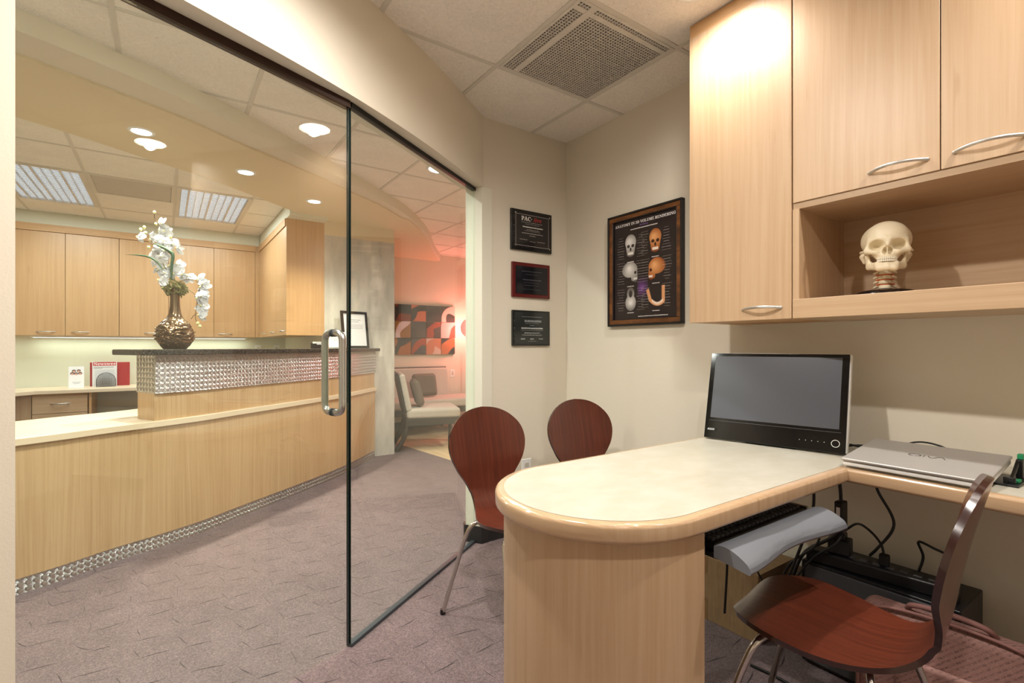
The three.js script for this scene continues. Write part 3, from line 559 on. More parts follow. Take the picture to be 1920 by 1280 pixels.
// ---------------------------------------------------------------- anatomical skull in the niche
{
  const t = thing('skull_model', 'ivory anatomical skull with neck vertebrae on a dark round base', 'skull', [2.035, 1.357, -0.665], -1.19);
  const base = new THREE.LatheGeometry([[0, 0.024], [0.05, 0.024], [0.075, 0.02], [0.092, 0.01], [0.096, 0], [0, 0]].map(([a, b]) => new THREE.Vector2(a, b)), 48);
  part('base', base, M.skullBase, t, 'dark polished round base');
  for (let k = 0; k < 4; k++) {
    const y = 0.034 + k * 0.0165;
    const v = new THREE.LatheGeometry([[0, -0.006], [0.017, -0.006], [0.0195, -0.0045], [0.0175, 0], [0.0195, 0.0045], [0.017, 0.006], [0, 0.006]].map(([a, b]) => new THREE.Vector2(a, b)), 24); v.translate(0, y, 0);
    const wings = [-1, 1].map((s) => { const w = new THREE.SphereGeometry(1, 12, 8); w.scale(0.011, 0.0042, 0.008); w.rotateZ(s * -0.45); w.translate(s * 0.024, y + 0.002, -0.002); return w; });
    const sp = new THREE.SphereGeometry(1, 10, 8); sp.scale(0.005, 0.005, 0.018); sp.translate(0, y, -0.028);
    part('vertebra', join([v, ...wings, sp]), M.bone, t);
    const d = new THREE.CylinderGeometry(0.016, 0.016, 0.0046, 20); d.translate(0, y + 0.0083, 0); part('disc', d, M.disc, t, 'orange spinal disc');
    for (const s of [-1, 1]) { const n = new THREE.SphereGeometry(0.0042, 10, 8); n.scale(1.4, 0.8, 1); n.translate(s * 0.021, y + 0.0085, 0.004); part('nerve', n, M.disc, t, 'orange nerve root'); }
  }
  // distance field of the bone
  const res = 108, R = 0.128, mc = new MarchingCubes(res, M.bone, false, false, 400000);
  const el = (p, c, r) => { const x = (p[0] - c[0]) / r[0], y = (p[1] - c[1]) / r[1], z = (p[2] - c[2]) / r[2], k = Math.sqrt(x * x + y * y + z * z); const kk = Math.hypot(x / r[0], y / r[1], z / r[2]); return kk < 1e-6 ? -Math.min(...r) : k * (k - 1) / kk; };
  const cap = (p, a, b, ra, rb) => { const d = [b[0] - a[0], b[1] - a[1], b[2] - a[2]], q = [p[0] - a[0], p[1] - a[1], p[2] - a[2]], l = d[0] * d[0] + d[1] * d[1] + d[2] * d[2], h = Math.max(0, Math.min(1, (q[0] * d[0] + q[1] * d[1] + q[2] * d[2]) / l)); return Math.hypot(q[0] - d[0] * h, q[1] - d[1] * h, q[2] - d[2] * h) - (ra + (rb - ra) * h); };
  const un = (a, b, k) => { const h = Math.max(k - Math.abs(a - b), 0) / k; return Math.min(a, b) - h * h * k / 4; };
  const cut = (a, b, k) => -un(-a, b, k);
  const field = (X, y, z) => {
    const x = Math.abs(X), p = [x, y, z], q = [X, y, z];
    let d = el(q, [0, 0.112, -0.022], [0.072, 0.062, 0.088]);
    d = un(d, el(q, [0, 0.122, 0.03], [0.052, 0.044, 0.038]), 0.02);
    d = un(d, el(q, [0, 0.075, 0.03], [0.046, 0.04, 0.036]), 0.016);
    d = un(d, el(q, [0, 0.048, 0.048], [0.03, 0.024, 0.026]), 0.014);
    d = un(d, cap(p, [0.008, 0.105, 0.068], [0.047, 0.102, 0.048], 0.007, 0.007), 0.012);
    d = un(d, cap(p, [0.0, 0.1, 0.07], [0.0, 0.083, 0.076], 0.008, 0.006), 0.01);
    d = un(d, cap(p, [0.05, 0.1, 0.045], [0.055, 0.07, 0.043], 0.006, 0.008), 0.008);
    d = un(d, cap(p, [0.03, 0.062, 0.06], [0.055, 0.068, 0.044], 0.009, 0.0085), 0.01);
    d = un(d, cap(p, [0.056, 0.068, 0.042], [0.07, 0.071, 0.0], 0.0062, 0.005), 0.006);
    d = un(d, cap(p, [0.062, 0.06, -0.028], [0.058, 0.04, -0.024], 0.012, 0.006), 0.012);
    d = cut(d, el(p, [0.031, 0.085, 0.078], [0.0215, 0.0182, 0.05]), 0.004);
    d = cut(d, el(p, [0.0068, 0.064, 0.09], [0.0082, 0.0155, 0.042]), 0.002);
    d = cut(d, el(p, [0.058, 0.045, 0.012], [0.02, 0.024, 0.028]), 0.006);
    let j = cap(p, [0.0, 0.008, 0.07], [0.02, 0.008, 0.066], 0.0105, 0.01);
    j = un(j, cap(p, [0.0, 0.02, 0.068], [0.024, 0.021, 0.06], 0.008, 0.0075), 0.01);
    j = un(j, cap(p, [0.02, 0.008, 0.066], [0.046, 0.016, 0.018], 0.0095, 0.0075), 0.01);
    j = un(j, cap(p, [0.024, 0.021, 0.06], [0.046, 0.026, 0.018], 0.007, 0.006), 0.01);
    j = un(j, cap(p, [0.047, 0.016, 0.016], [0.055, 0.062, 0.004], 0.0072, 0.0055), 0.008);
    j = un(j, cap(p, [0.046, 0.026, 0.024], [0.052, 0.058, 0.026], 0.006, 0.004), 0.01);
    return Math.min(d, j);
  };
  mc.isolation = 0;
  for (let k = 0; k < res; k++) for (let j = 0; j < res; j++) for (let i = 0; i < res; i++) {
    const x = (i - res / 2) / (res / 2) * R, y = (j - res / 2) / (res / 2) * R + 0.08, z = (k - res / 2) / (res / 2) * R - 0.01;
    mc.field[k * res * res + j * res + i] = -field(x, y, z);
  }
  mc.update();
  const n = mc.count, ps = mc.positionArray.slice(0, n * 3), ns = mc.normalArray.slice(0, n * 3), gs = new THREE.BufferGeometry();
  for (let i = 0; i < n; i++) { ps[3 * i] = ps[3 * i] * R; ps[3 * i + 1] = ps[3 * i + 1] * R + 0.08; ps[3 * i + 2] = ps[3 * i + 2] * R - 0.01; }
  gs.setAttribute('position', new THREE.BufferAttribute(ps, 3)); gs.setAttribute('normal', new THREE.BufferAttribute(ns, 3)); gs.setAttribute('uv', new THREE.BufferAttribute(new Float32Array(n * 2), 2));
  const place = (g) => { g.rotateZ(-0.03); g.translate(0, 0.084, 0.006); return g; };
  const skull = part('skull', place(gs), M.bone, t);
  const teeth = (y, h) => { const l = []; for (let k = -6; k <= 6; k++) { const a = k / 6 * 1.15, b = new RoundedBoxGeometry(0.0048, h, 0.004, 1, 0.0011); b.rotateY(a * 0.9); b.translate(Math.sin(a) * 0.0275, y, 0.052 + Math.cos(a) * 0.024); l.push(b); } return place(join(l)); };
  part('teeth', teeth(0.0395, 0.008), M.tooth, skull, 'row of upper teeth'); part('teeth', teeth(0.0312, 0.0075), M.tooth, skull, 'row of lower teeth');
  const sep = box(-0.0008, 0.0008, 0.054, 0.078, 0.055, 0.069); part('nose_septum', place(sep), M.bone, skull);
}

// ---------------------------------------------------------------- plaques, poster, outlet
const lines = (x, list, colour) => { x.fillStyle = colour; for (const [cx, y, w, h] of list) { let p = cx - w / 2; while (p < cx + w / 2) { const l = 6 + rnd() * 18; x.fillRect(p, y - rnd() * 2, Math.min(l, cx + w / 2 - p), h); p += l + 4; } } };
function plaque(label, x0, x1, y0, y1, edgeMat, inset, draw) {
  const t = thing('wall_plaque', label, 'plaque', [(x0 + x1) / 2, (y0 + y1) / 2, -2.566], 0, 'plaques on the cream wall');
  const w = (x1 - x0) / 2, h = (y1 - y0) / 2;
  part('backing_board', rbox(-w, w, -h, h, 0, 0.017, 0.003), edgeMat, t);
  const g = new THREE.BoxGeometry(2 * (w - inset), 2 * (h - inset), 0.004); g.translate(0, 0, 0.0192);
  part('face_plate', g, canvasMat(512, Math.round(512 * (h - inset) / (w - inset)), draw, { roughness: 0.12 }), t, 'engraved dark face');
  return t;
}
const board = std({ color: col(14, 13, 14), roughness: 0.2 }), cherry = std({ color: col(92, 24, 22), roughness: 0.3 }), slate = std({ color: col(30, 32, 31), roughness: 0.2 });
{
  const t = plaque('black wall plaque with white line border and red script, topmost of the plaques', 1.777, 2.104, 1.8, 2.058, board, 0.02, (x, w, h) => {
    x.fillStyle = '#231f20'; x.fillRect(0, 0, w, h); x.strokeStyle = '#c9c4c0'; x.lineWidth = 3; x.strokeRect(20, 18, w - 40, h - 36);
    x.fillStyle = '#e8e4e0'; x.font = 'bold 66px serif'; x.fillText('PAC·', 96, 84); x.fillStyle = '#b8322e'; x.font = 'italic bold 62px serif'; x.fillText('live', 268, 84);
    lines(x, [[250, 102, 300, 5], [256, 122, 200, 4]], '#a9a4a0'); lines(x, [[262, 150, 290, 12]], '#dedad6'); lines(x, [[262, 182, 180, 5], [256, 198, 220, 4], [256, 224, 300, 8], [256, 250, 90, 6], [130, 300, 110, 5], [380, 310, 110, 5], [256, 316, 80, 4]], '#a9a4a0');
  });
  for (const a of [-1, 1]) for (const b of [-1, 1]) { const s = new THREE.CylinderGeometry(0.0045, 0.0045, 0.006, 14); s.rotateX(Math.PI / 2); s.translate(a * 0.137, b * 0.103, 0.0232); part('standoff_screw', s, M.chrome, t, 'chrome screw cap'); }
  plaque('wall plaque with cherry red wooden rim and black plate, middle of the three', 1.785, 2.088, 1.5, 1.723, cherry, 0.024, (x, w, h) => { x.fillStyle = '#17171c'; x.fillRect(0, 0, w, h); lines(x, [[256, 60, 330, 9], [256, 100, 200, 6], [256, 165, 300, 14], [256, 205, 260, 5], [256, 240, 240, 6], [256, 290, 300, 5]], '#4a4a52'); });
  plaque('all dark grey wall plaque with silver lettering, lowest of the three', 1.787, 2.088, 1.192, 1.418, slate, 0.012, (x, w, h) => { x.fillStyle = '#2a2d2c'; x.fillRect(0, 0, w, h); lines(x, [[256, 52, 300, 5]], '#8c908e'); lines(x, [[270, 92, 250, 26]], '#84888a'); lines(x, [[256, 130, 200, 4], [256, 152, 70, 7]], '#8c908e'); lines(x, [[256, 182, 320, 15]], '#c0c2c0'); lines(x, [[256, 212, 330, 4], [256, 240, 230, 11], [256, 266, 300, 7], [120, 308, 60, 16], [256, 308, 60, 16], [390, 308, 60, 12], [256, 340, 120, 4]], '#9a9d9b'); });
}
{
  const t = thing('framed_poster', 'framed dark anatomy poster of six skulls in a brown burl frame', 'poster', [2.248, 1.639, -1.888]);
  const hw = 0.267, hh = 0.332;
  const bar = (a, b, c, d, x0, x1) => rbox(x0, x1, c, d, a, b, 0.003);
  const F = (m, n, x0, x1) => [bar(-hw + m, hw - m, hh - n, hh - m, x0, x1), bar(-hw + m, hw - m, -hh + m, -hh + n, x0, x1), bar(-hw + m, -hw + n, -hh + n, hh - n, x0, x1), bar(hw - n, hw - m, -hh + n, hh - n, x0, x1)];
  part('outer_frame', join(F(0, 0.011, -0.03, 0)), M.black, t, 'black outer lip');
  part('burl_frame', grain(join(F(0.011, 0.037, -0.025, -0.002)), 2), M.burl, t, 'brown burl moulding');
  part('inner_lip', join(F(0.037, 0.042, -0.022, -0.002)), M.black, t);
  const print = canvasMat(1000, 1290, (x, w, h) => {
    x.fillStyle = '#241a1c'; x.fillRect(0, 0, w, h);
    const pg = x.createRadialGradient(470, 900, 10, 470, 900, 170); pg.addColorStop(0, 'rgba(130,70,160,.9)'); pg.addColorStop(1, 'rgba(60,20,80,0)'); x.fillStyle = pg; x.fillRect(400, 730, 170, 330);
    x.fillStyle = '#e8e4e2'; x.font = 'bold 49px serif'; x.textAlign = 'center'; x.fillText('ANATOMY IN 3D VOLUME RENDERING', 500, 72); x.font = 'bold 26px serif'; x.fillStyle = '#8a62a8'; x.fillText('3D Edition', 500, 106);
    lines(x, [[500, 128, 430, 12]], '#d8d4d2'); x.textAlign = 'left';
    const col2 = [['#e9e6e2', '#8f8a86', '#3a3230'], ['#e2a46a', '#a05a2c', '#3a1c10']];
    const head = (cx, cy, s, c, sideways) => {
      const g = x.createRadialGradient(cx - s * 0.15, cy - s * 0.35, s * 0.1, cx, cy, s); g.addColorStop(0, c[0]); g.addColorStop(0.75, c[1]); g.addColorStop(1, c[2]); x.fillStyle = g;
      if (!sideways) {
        x.beginPath(); x.ellipse(cx, cy - s * 0.28, s * 0.55, s * 0.62, 0, 0, 7); x.fill(); x.beginPath(); x.moveTo(cx - s * 0.48, cy); x.lineTo(cx - s * 0.36, cy + s * 0.75); x.quadraticCurveTo(cx, cy + s, cx + s * 0.36, cy + s * 0.75); x.lineTo(cx + s * 0.48, cy); x.fill();
        x.fillStyle = c[2]; for (const d of [-1, 1]) { x.beginPath(); x.ellipse(cx + d * s * 0.22, cy + s * 0.02, s * 0.15, s * 0.13, 0, 0, 7); x.fill(); } x.beginPath(); x.ellipse(cx, cy + s * 0.28, s * 0.09, s * 0.15, 0, 0, 7); x.fill();
        x.fillStyle = '#f4efe8'; for (let k = -4; k <= 4; k++) x.fillRect(cx + k * s * 0.06 - s * 0.025, cy + s * 0.5, s * 0.05, s * 0.2);
      } else {
        x.beginPath(); x.ellipse(cx - sideways * s * 0.1, cy - s * 0.25, s * 0.78, s * 0.62, 0, 0, 7); x.fill(); x.beginPath(); x.moveTo(cx, cy + s * 0.1); x.lineTo(cx + sideways * s * 0.66, cy - s * 0.1); x.lineTo(cx + sideways * s * 0.72, cy + s * 0.5); x.lineTo(cx + sideways * s * 0.62, cy + s * 0.85); x.lineTo(cx + sideways * s * 0.1, cy + s * 0.62); x.fill();
        x.fillStyle = c[2]; x.beginPath(); x.ellipse(cx + sideways * s * 0.48, cy + s * 0.02, s * 0.12, s * 0.12, 0, 0, 7); x.fill(); x.fillStyle = '#f4efe8'; for (let k = 0; k < 6; k++) x.fillRect(cx + sideways * s * (0.34 + k * 0.06) - s * 0.025, cy + s * 0.42, s * 0.045, s * 0.17);
      }
    };
    head(285, 340, 165, col2[0], 0); head(680, 335, 165, col2[1], 0); head(285, 690, 165, col2[0], 1); head(690, 690, 165, col2[1], -1);
    { const g = x.createRadialGradient(285, 1080, 10, 285, 1040, 170); g.addColorStop(0, '#eceae6'); g.addColorStop(1, '#4a4340'); x.fillStyle = g; x.beginPath(); x.ellipse(285, 1080, 88, 105, 0, 0, 7); x.fill(); x.beginPath(); x.ellipse(285, 960, 62, 84, 0, 0, 7); x.fill(); x.fillStyle = '#3a3230'; x.beginPath(); x.ellipse(285, 965, 30, 46, 0, 0, 7); x.fill(); }
    x.strokeStyle = '#d89a6a'; x.lineWidth = 46; x.lineJoin = 'round'; x.beginPath(); x.moveTo(560, 930); x.lineTo(600, 1060); x.quadraticCurveTo(700, 1170, 800, 1090); x.lineTo(800, 900); x.stroke(); x.fillStyle = '#f2e4d2'; for (let k = 0; k < 9; k++) x.fillRect(630 + k * 19, 1065 + Math.sin(k / 8 * 3.14) * 34, 14, 34);
    for (const [cx, cy] of [[285, 360], [680, 340], [285, 690], [690, 690], [285, 1040], [690, 1020]]) for (const s of [-1, 1]) for (let k = 0; k < 9; k++) lines(x, [[cx + s * 165, cy - 140 + k * 34, 60 + rnd() * 80, 4]], k % 2 ? '#b8b2b0' : '#8c8684');
    for (const [cx, cy] of [[285, 545], [680, 530], [285, 862], [690, 860], [285, 1206], [690, 1200]]) lines(x, [[cx, cy, 110, 9]], '#e4e0de'); lines(x, [[640, 1258, 460, 10]], '#d4d0ce');
  }, { roughness: 0.25 });
  const pl = new THREE.PlaneGeometry(2 * (hw - 0.041), 2 * (hh - 0.041)); pl.rotateY(-Math.PI / 2); pl.translate(-0.012, 0, 0);
  const bk = box(-0.0115, -0.002, -hh + 0.04, hh - 0.04, -hw + 0.04, hw - 0.04); part('backing', bk, M.black, t);
  part('print', pl, print, t, 'dark print of white and orange skulls');
}
{
  const t = thing('wall_outlet', 'white wall outlet low on the cream wall behind the chairs', 'outlet', [1.905, 0.405, -2.566]);
  part('cover_plate', rbox(-0.038, 0.038, -0.06, 0.06, 0, 0.006, 0.003), M.white, t);
  for (const y of [-0.022, 0.022]) part('socket', rbox(-0.017, 0.017, y - 0.014, y + 0.014, 0.005, 0.008, 0.002), M.shellWhite, t);
}

// ---------------------------------------------------------------- under the desk
{
  const b = thing('cardboard_box', 'closed brown cardboard box on the carpet under the desk', 'box', [2.075, 0, -1.24]);
  part('body', grain(rbox(-0.145, 0.145, 0, 0.275, -0.21, 0.185, 0.003), 1), M.card, b);
  part('tape', join([box(-0.1458, 0.1458, 0.2748, 0.2756, -0.09, -0.04), box(-0.1462, -0.1445, 0.2, 0.2756, -0.09, -0.04), box(-0.1462, -0.1445, 0.0, 0.09, -0.09, -0.04)]), M.tape, b, 'strip of brown packing tape');
  part('flap', grain(box(-0.1465, 0.1465, 0.255, 0.2765, 0.1845, 0.1875)), M.card, b);
}
{
  const t = thing('computer_case', 'black computer case lying by the wall behind the bag', 'computer', [2.09, 0, -0.68]);
  part('case', rbox(-0.12, 0.12, 0.008, 0.385, -0.23, 0.23, 0.006), M.black, t);
  part('front_panel', rbox(-0.127, -0.118, 0.02, 0.375, -0.215, 0.215, 0.003), M.darkGrey, t, 'dark grey front');
  for (const z of [-0.17, 0.17]) part('foot', box(-0.1, 0.1, 0, 0.009, z - 0.02, z + 0.02), M.cable, t);
}
{
  const t = thing('power_strip', 'long black power strip lying on the computer case', 'power strip', [2.03, 0.3852, -0.66], 0.1);
  part('housing', rbox(-0.035, 0.035, 0, 0.045, -0.24, 0.19, 0.008, 3), M.black, t);
  for (let k = 0; k < 9; k++) part('socket', rbox(-0.014, 0.014, 0.0445, 0.0465, -0.19 + k * 0.038, -0.168 + k * 0.038, 0.001), M.darkGrey, t);
}
solo('power_adapter', 'square black plug adapter in the end of the power strip', 'adapter', join([rbox(-0.03, 0.03, 0, 0.055, -0.035, 0.035, 0.006), rbox(-0.02, 0.02, 0.05, 0.075, -0.02, 0.02, 0.004)]), M.black, [2.025, 0.4318, -0.8], 0.2);
solo('power_plug', 'black plug with white tag standing in the power strip', 'plug', join([rbox(-0.012, 0.012, 0, 0.04, -0.014, 0.014, 0.005), tube([[0, 0.03, 0], [0, 0.07, -0.01], [0.02, 0.1, -0.05], [0.05, 0.105, -0.1], [0.06, 0.07, -0.14]], 0.0042, 24, 8)]), M.cable, [2.03, 0.4318, -0.665], 0);
{
  const t = thing('cable_adapter', 'black cable adapter block hanging under the desk corner', 'adapter', [1.98, 0.58, -0.78]);
  part('block', rbox(-0.022, 0.022, -0.055, 0.055, -0.014, 0.014, 0.005), M.black, t);
  part('label_sticker', box(-0.0228, -0.0218, -0.035, 0.035, -0.006, 0.006), M.white, t, 'white sticker');
}
const cables = [
  [[[1.98, 0.75, -0.79], [1.98, 0.64, -0.78], [1.98, 0.52, -0.79], [1.955, 0.42, -0.89], [1.96, 0.3, -0.94]], 0.006, 'thick black cable dropping through the adapter block'],
  [[[2.06, 0.745, -0.71], [2.07, 0.68, -0.7], [2.1, 0.56, -0.66], [2.07, 0.47, -0.7], [2.06, 0.44, -0.72]], 0.0048, 'black cable curving down to the power strip'],
  [[[1.905, 0.745, -0.84], [1.905, 0.6, -0.84], [1.895, 0.45, -0.88], [1.89, 0.3, -0.93]], 0.0052, 'straight black cable hanging beside the desk corner'],
  [[[1.955, 0.54, -0.83], [1.932, 0.47, -0.84], [1.915, 0.38, -0.92], [1.92, 0.25, -0.98]], 0.0042, 'black cable bunched below the adapter block'],
  [[[1.985, 0.52, -0.775], [1.96, 0.48, -0.79], [1.945, 0.42, -0.85], [1.95, 0.3, -0.93]], 0.004, 'thin black cable looping behind the adapter'],
  [[[1.7, 0.67, -0.95], [1.75, 0.6, -0.94], [1.85, 0.5, -0.95], [1.96, 0.42, -0.96]], 0.003, 'thin black lead running from the keyboard tray to the wall'],
  [[[1.68, 0.66, -0.98], [1.7, 0.55, -0.98], [1.76, 0.4, -0.98], [1.84, 0.28, -0.97]], 0.003, 'thin black lead hanging below the keyboard tray'],
  [[[1.625, 0.66, -1.0], [1.63, 0.55, -1.0], [1.625, 0.4, -1.0], [1.61, 0.25, -1.0]], 0.0042, 'black cable hanging straight below the tray'],
  [[[1.15, 0.645, -0.85], [1.3, 0.58, -0.88], [1.5, 0.5, -0.92], [1.7, 0.46, -0.95]], 0.0045, 'black cable sagging under the tray'],
  [[[1.78, 0.006, -1.0], [1.79, 0.006, -0.9], [1.77, 0.006, -0.76], [1.7, 0.006, -0.66], [1.58, 0.006, -0.66], [1.56, 0.006, -0.74], [1.64, 0.012, -0.75], [1.73, 0.014, -0.7], [1.74, 0.006, -0.56]], 0.0048, 'black cable coiled on the carpet under the chair'],
  [[[2.22, 0.46, -0.52], [2.2, 0.48, -0.57], [2.17, 0.5, -0.61], [2.18, 0.45, -0.6], [2.17, 0.395, -0.61]], 0.0045, 'black cable bent above the computer case'],
];
for (const [p, r, label] of cables) solo('cable', label, 'cable', tube(p, r, 48, 8), M.cable);
solo('cable', 'small black cable coil on the worktop between monitor and laptop', 'cable', tube([[2.1, 0.803, -0.83], [2.14, 0.815, -0.78], [2.18, 0.806, -0.72], [2.13, 0.81, -0.74], [2.11, 0.818, -0.8], [2.16, 0.806, -0.79], [2.2, 0.803, -0.68]], 0.0032, 60, 8), M.cable);
solo('cable', 'black laptop lead arching behind the laptop', 'cable', tube([[2.15, 0.803, -0.68], [2.16, 0.84, -0.64], [2.17, 0.852, -0.6], [2.18, 0.84, -0.54], [2.2, 0.803, -0.5]], 0.003, 40, 8), M.cable);
{
  const t = thing('quilted_bag', 'mauve quilted fabric bag standing on the carpet behind the chair', 'bag', [1.86, 0, -0.45], 0.06);
  const puff = (w, h, d) => { const g = new RoundedBoxGeometry(d, h, w, 8, 0.035); const p = g.attributes.position; for (let i = 0; i < p.count; i++) { const y = p.getY(i) / h + 0.5, z = p.getZ(i); p.setX(i, p.getX(i) * (1.15 - 0.35 * y) + 0.006 * Math.sin(z * 40 + y * 9)); p.setZ(i, z * (1.04 - 0.08 * y)); } g.computeVertexNormals(); return grain(g, 1, false); };
  const body = puff(0.44, 0.39, 0.1); body.translate(0, 0.195, 0); part('body', body, M.quilt, t);
  const pocket = puff(0.3, 0.25, 0.03); pocket.translate(-0.055, 0.14, 0.03); part('pocket', pocket, M.quilt, t, 'front pocket');
  part('piping', join([tube([[-0.062, 0.03, -0.215], [-0.048, 0.35, -0.195], [-0.04, 0.382, -0.16], [-0.04, 0.384, 0.16], [-0.048, 0.35, 0.195], [-0.062, 0.03, 0.215]], 0.005, 60, 8)]), M.quiltTrim, t, 'stitched edge');
  part('strap', tube([[0, 0.385, -0.1], [-0.03, 0.415, -0.08], [-0.035, 0.425, 0], [-0.03, 0.415, 0.08], [0, 0.385, 0.1]], 0.008, 30, 8), M.quiltTrim, t);
}

// ---------------------------------------------------------------- reception desk
{
  const t = thing('reception_desk', 'long curved reception desk with pale wood front, steel band and dark granite ledge', 'reception desk');
  const c = counter, high = c.filter((p) => p[0] > -0.075);
  part('kick_plate', band(c, -0.004, -0.03, 0, 0.077), M.swirl, t, 'swirled steel kick plate');
  part('front_panel', band(c, 0, -0.025, 0.077, 0.714), M.reed, t, 'pale straight grained wood front');
  part('worktop', prism([...offset(c, 0.018).filter((p) => p[1] > -5.24), ...[...offset(c, -0.72)].reverse().filter((p) => p[1] > -5.24)], 0.714, 0.75, 0.004), M.lamPale, t, 'pale peach laminate worktop');
  part('upper_front', band(high, -0.008, -0.02, 0.75, 0.91), M.reed, t, 'raised wood front');
  const tier = (a, b) => clip([...offset(high, a), ...[...offset(high, b)].reverse()], -9, 9, -5.245, 9);
  part('upper_core', grain(prism(tier(-0.02, -0.19), 0.75, 0.91)), M.reed, t);
  part('steel_core', grain(prism(tier(-0.012, -0.205), 0.91, 1.136)), M.swirl, t);
  part('steel_band', band(high, 0.006, -0.012, 0.91, 1.136), M.swirl, t, 'engine turned steel band');
  const long = spline([[-0.13, -3.545], [0, -3.61], [0.19, -3.725], [0.44, -3.925], [0.825, -4.225], [1.38, -4.7], [1.87, -5.24]], 60);
  part('granite_ledge', prism([...offset(long, 0.045), ...[...offset(long, -0.3)].reverse().filter((p) => p[1] > -5.24)], 1.136, 1.17, 0.007), M.granite, t, 'dark speckled granite ledge');
  part('end_support', grain(box(-1.2, -1.15, 0, 0.714, -3.6, -3.06)), M.maple, t);
}
// ---------------------------------------------------------------- reception back wall
const BX = -6.94;
{
  const edges = [-2.19, -1.745, -1.302, -0.859, -0.416, 0.031, 0.479, 0.925];
  const names = ['maple wall cupboard of reception at the far left of the run', 'maple wall cupboard of reception in the left of the run', 'maple wall cupboard of reception above the left counter corner', 'maple wall cupboard of reception above the drawer unit', 'maple wall cupboard of reception above the leaflets and magazine', 'maple wall cupboard of reception right of the tall vase flowers', 'maple wall cupboard of reception in the inner corner'];
  for (let k = 0; k < 7; k++) {
    const a = edges[k], b = edges[k + 1], t = thing('reception_cabinet', names[k], 'cupboard', [0, 0, 0], 0, 'reception wall cupboards');
    part('body', grain(box(a + 0.001, b - 0.001, 1.305, 2.4, -7.246, BX - 0.02)), M.mapleIn, t);
    const d = part('door', grain(rbox(a + 0.002, b - 0.002, 1.303, 2.37, BX - 0.02, BX, 0.0015)), M.mapleWarmLit, t);
    const right = [1, 0, 1, 0, 1, 0, 0][k]; pull(d, [b - 0.15 + 0.0, a + 0.12][right ? 0 : 1], 1.342, BX, 0.14, 0.028, 'x');
    part('crown', grain(box(a, b, 2.374, 2.447, -7.246, BX + 0.012), 0), M.mapleIn, t);
  }
  part('corner_filler', grain(box(0.926, 0.975, 1.305, 2.447, -7.246, BX - 0.004)), M.mapleIn, scene.getObjectByName('reception_cabinet_006'));
}
{
  const SX = 0.972;
  const spans = [[-6.93, -6.36], [-6.36, -5.805], [-5.805, -5.262]];
  const nm = ['maple side cupboard of reception in the inner corner', 'maple side cupboard of reception in the middle of the side run', 'maple side cupboard of reception at the outer end by the plaster pier'];
  spans.forEach(([a, b], k) => {
    const t = thing('reception_cabinet', nm[k], 'cupboard', [0, 0, 0], 0, 'reception wall cupboards');
    part('body', grain(box(SX + 0.02, 1.326, 1.305, 2.4, a + 0.001, b - 0.001)), M.mapleIn, t);
    const d = part('door', grain(rbox(SX, SX + 0.019, 1.303, 2.37, a + 0.002, b - 0.002, 0.0015)), M.mapleWarmLit, t); pull(d, SX, 1.342, (a + b) / 2 + 0.1, 0.14, 0.028);
    part('crown', grain(box(SX - 0.012, 1.326, 2.374, 2.447, a, b), 2), M.mapleIn, t);
    if (k === 2) part('end_panel', grain(box(SX, 1.33, 1.3, 2.447, b, b + 0.018)), M.mapleWarmLit, t, 'flat maple end panel');
  });
}
{
  const t = thing('back_counter', 'pale laminate counter along the back wall of reception', 'counter');
  part('top', prism([[-3.05, -7.246], [1.326, -7.246], [1.326, -6.66], [-1.05, -6.66], [-1.2, -6.5], [-1.25, -5.0], [-1.8, -5.0], [-3.05, -5.0]], 0.715, 0.752, 0.004), M.lamPale, t);
  part('end_panel', grain(box(-1.82, -1.3, 0, 0.715, -5.06, -5.03)), M.maple, t);
  part('side_panel', grain(box(-1.3, -1.28, 0, 0.715, -6.6, -5.06)), M.maple, t);
  part('support_panel', grain(box(-0.645, -0.625, 0, 0.715, -7.2, -6.69)), M.mapleIn, t);
  const dt = thing('drawer_unit', 'maple drawer unit under the back counter of reception', 'drawers');
  part('body', grain(box(-1.075, -0.655, 0.08, 0.712, -7.2, -6.71)), M.mapleIn, dt);
  for (const [a, b] of [[0.52, 0.69], [0.3, 0.515], [0.09, 0.295]]) { const d = part('drawer', grain(rbox(-1.072, -0.658, a, b, -6.71, -6.692, 0.0015), 0), M.maple, dt); pull(d, -0.865, (a + b) / 2 + 0.01, -6.692, 0.14, 0.028, 'x'); }
  part('corner_panel', grain(box(-1.25, -1.08, 0, 0.712, -6.73, -6.71)), M.maple, dt);
  part('plinth', box(-1.07, -0.66, 0, 0.08, -7.1, -6.75), M.black, dt);
}
// under-cupboard strip lamps
for (const [x, l, label] of [[-0.6, 1.1, 'slim white strip lamp under the cupboards above the magazine'], [0.45, 0.8, 'slim white strip lamp under the cupboards by the inner corner'], [-1.75, 0.8, 'slim white strip lamp under the cupboards farthest from the vase']]) {
  const t = thing('strip_light', label, 'light', [x, 1.303, -7.12], 0, 'strip lamps under the reception cupboards');
  part('housing', box(-l / 2, l / 2, -0.018, 0, -0.04, 0.04), M.white, t); part('diffuser', box(-l / 2 + 0.02, l / 2 - 0.02, -0.021, -0.018, -0.03, 0.03), M.tubeLamp, t);
  const a = new THREE.RectAreaLight(new THREE.Color(0.97, 1, 0.86), UNDERCAB, l - 0.04, 0.06); a.position.set(x, 1.278, -7.12); a.lookAt(x, 0, -7.12); a.name = 'strip_lamp'; scene.add(a);
}
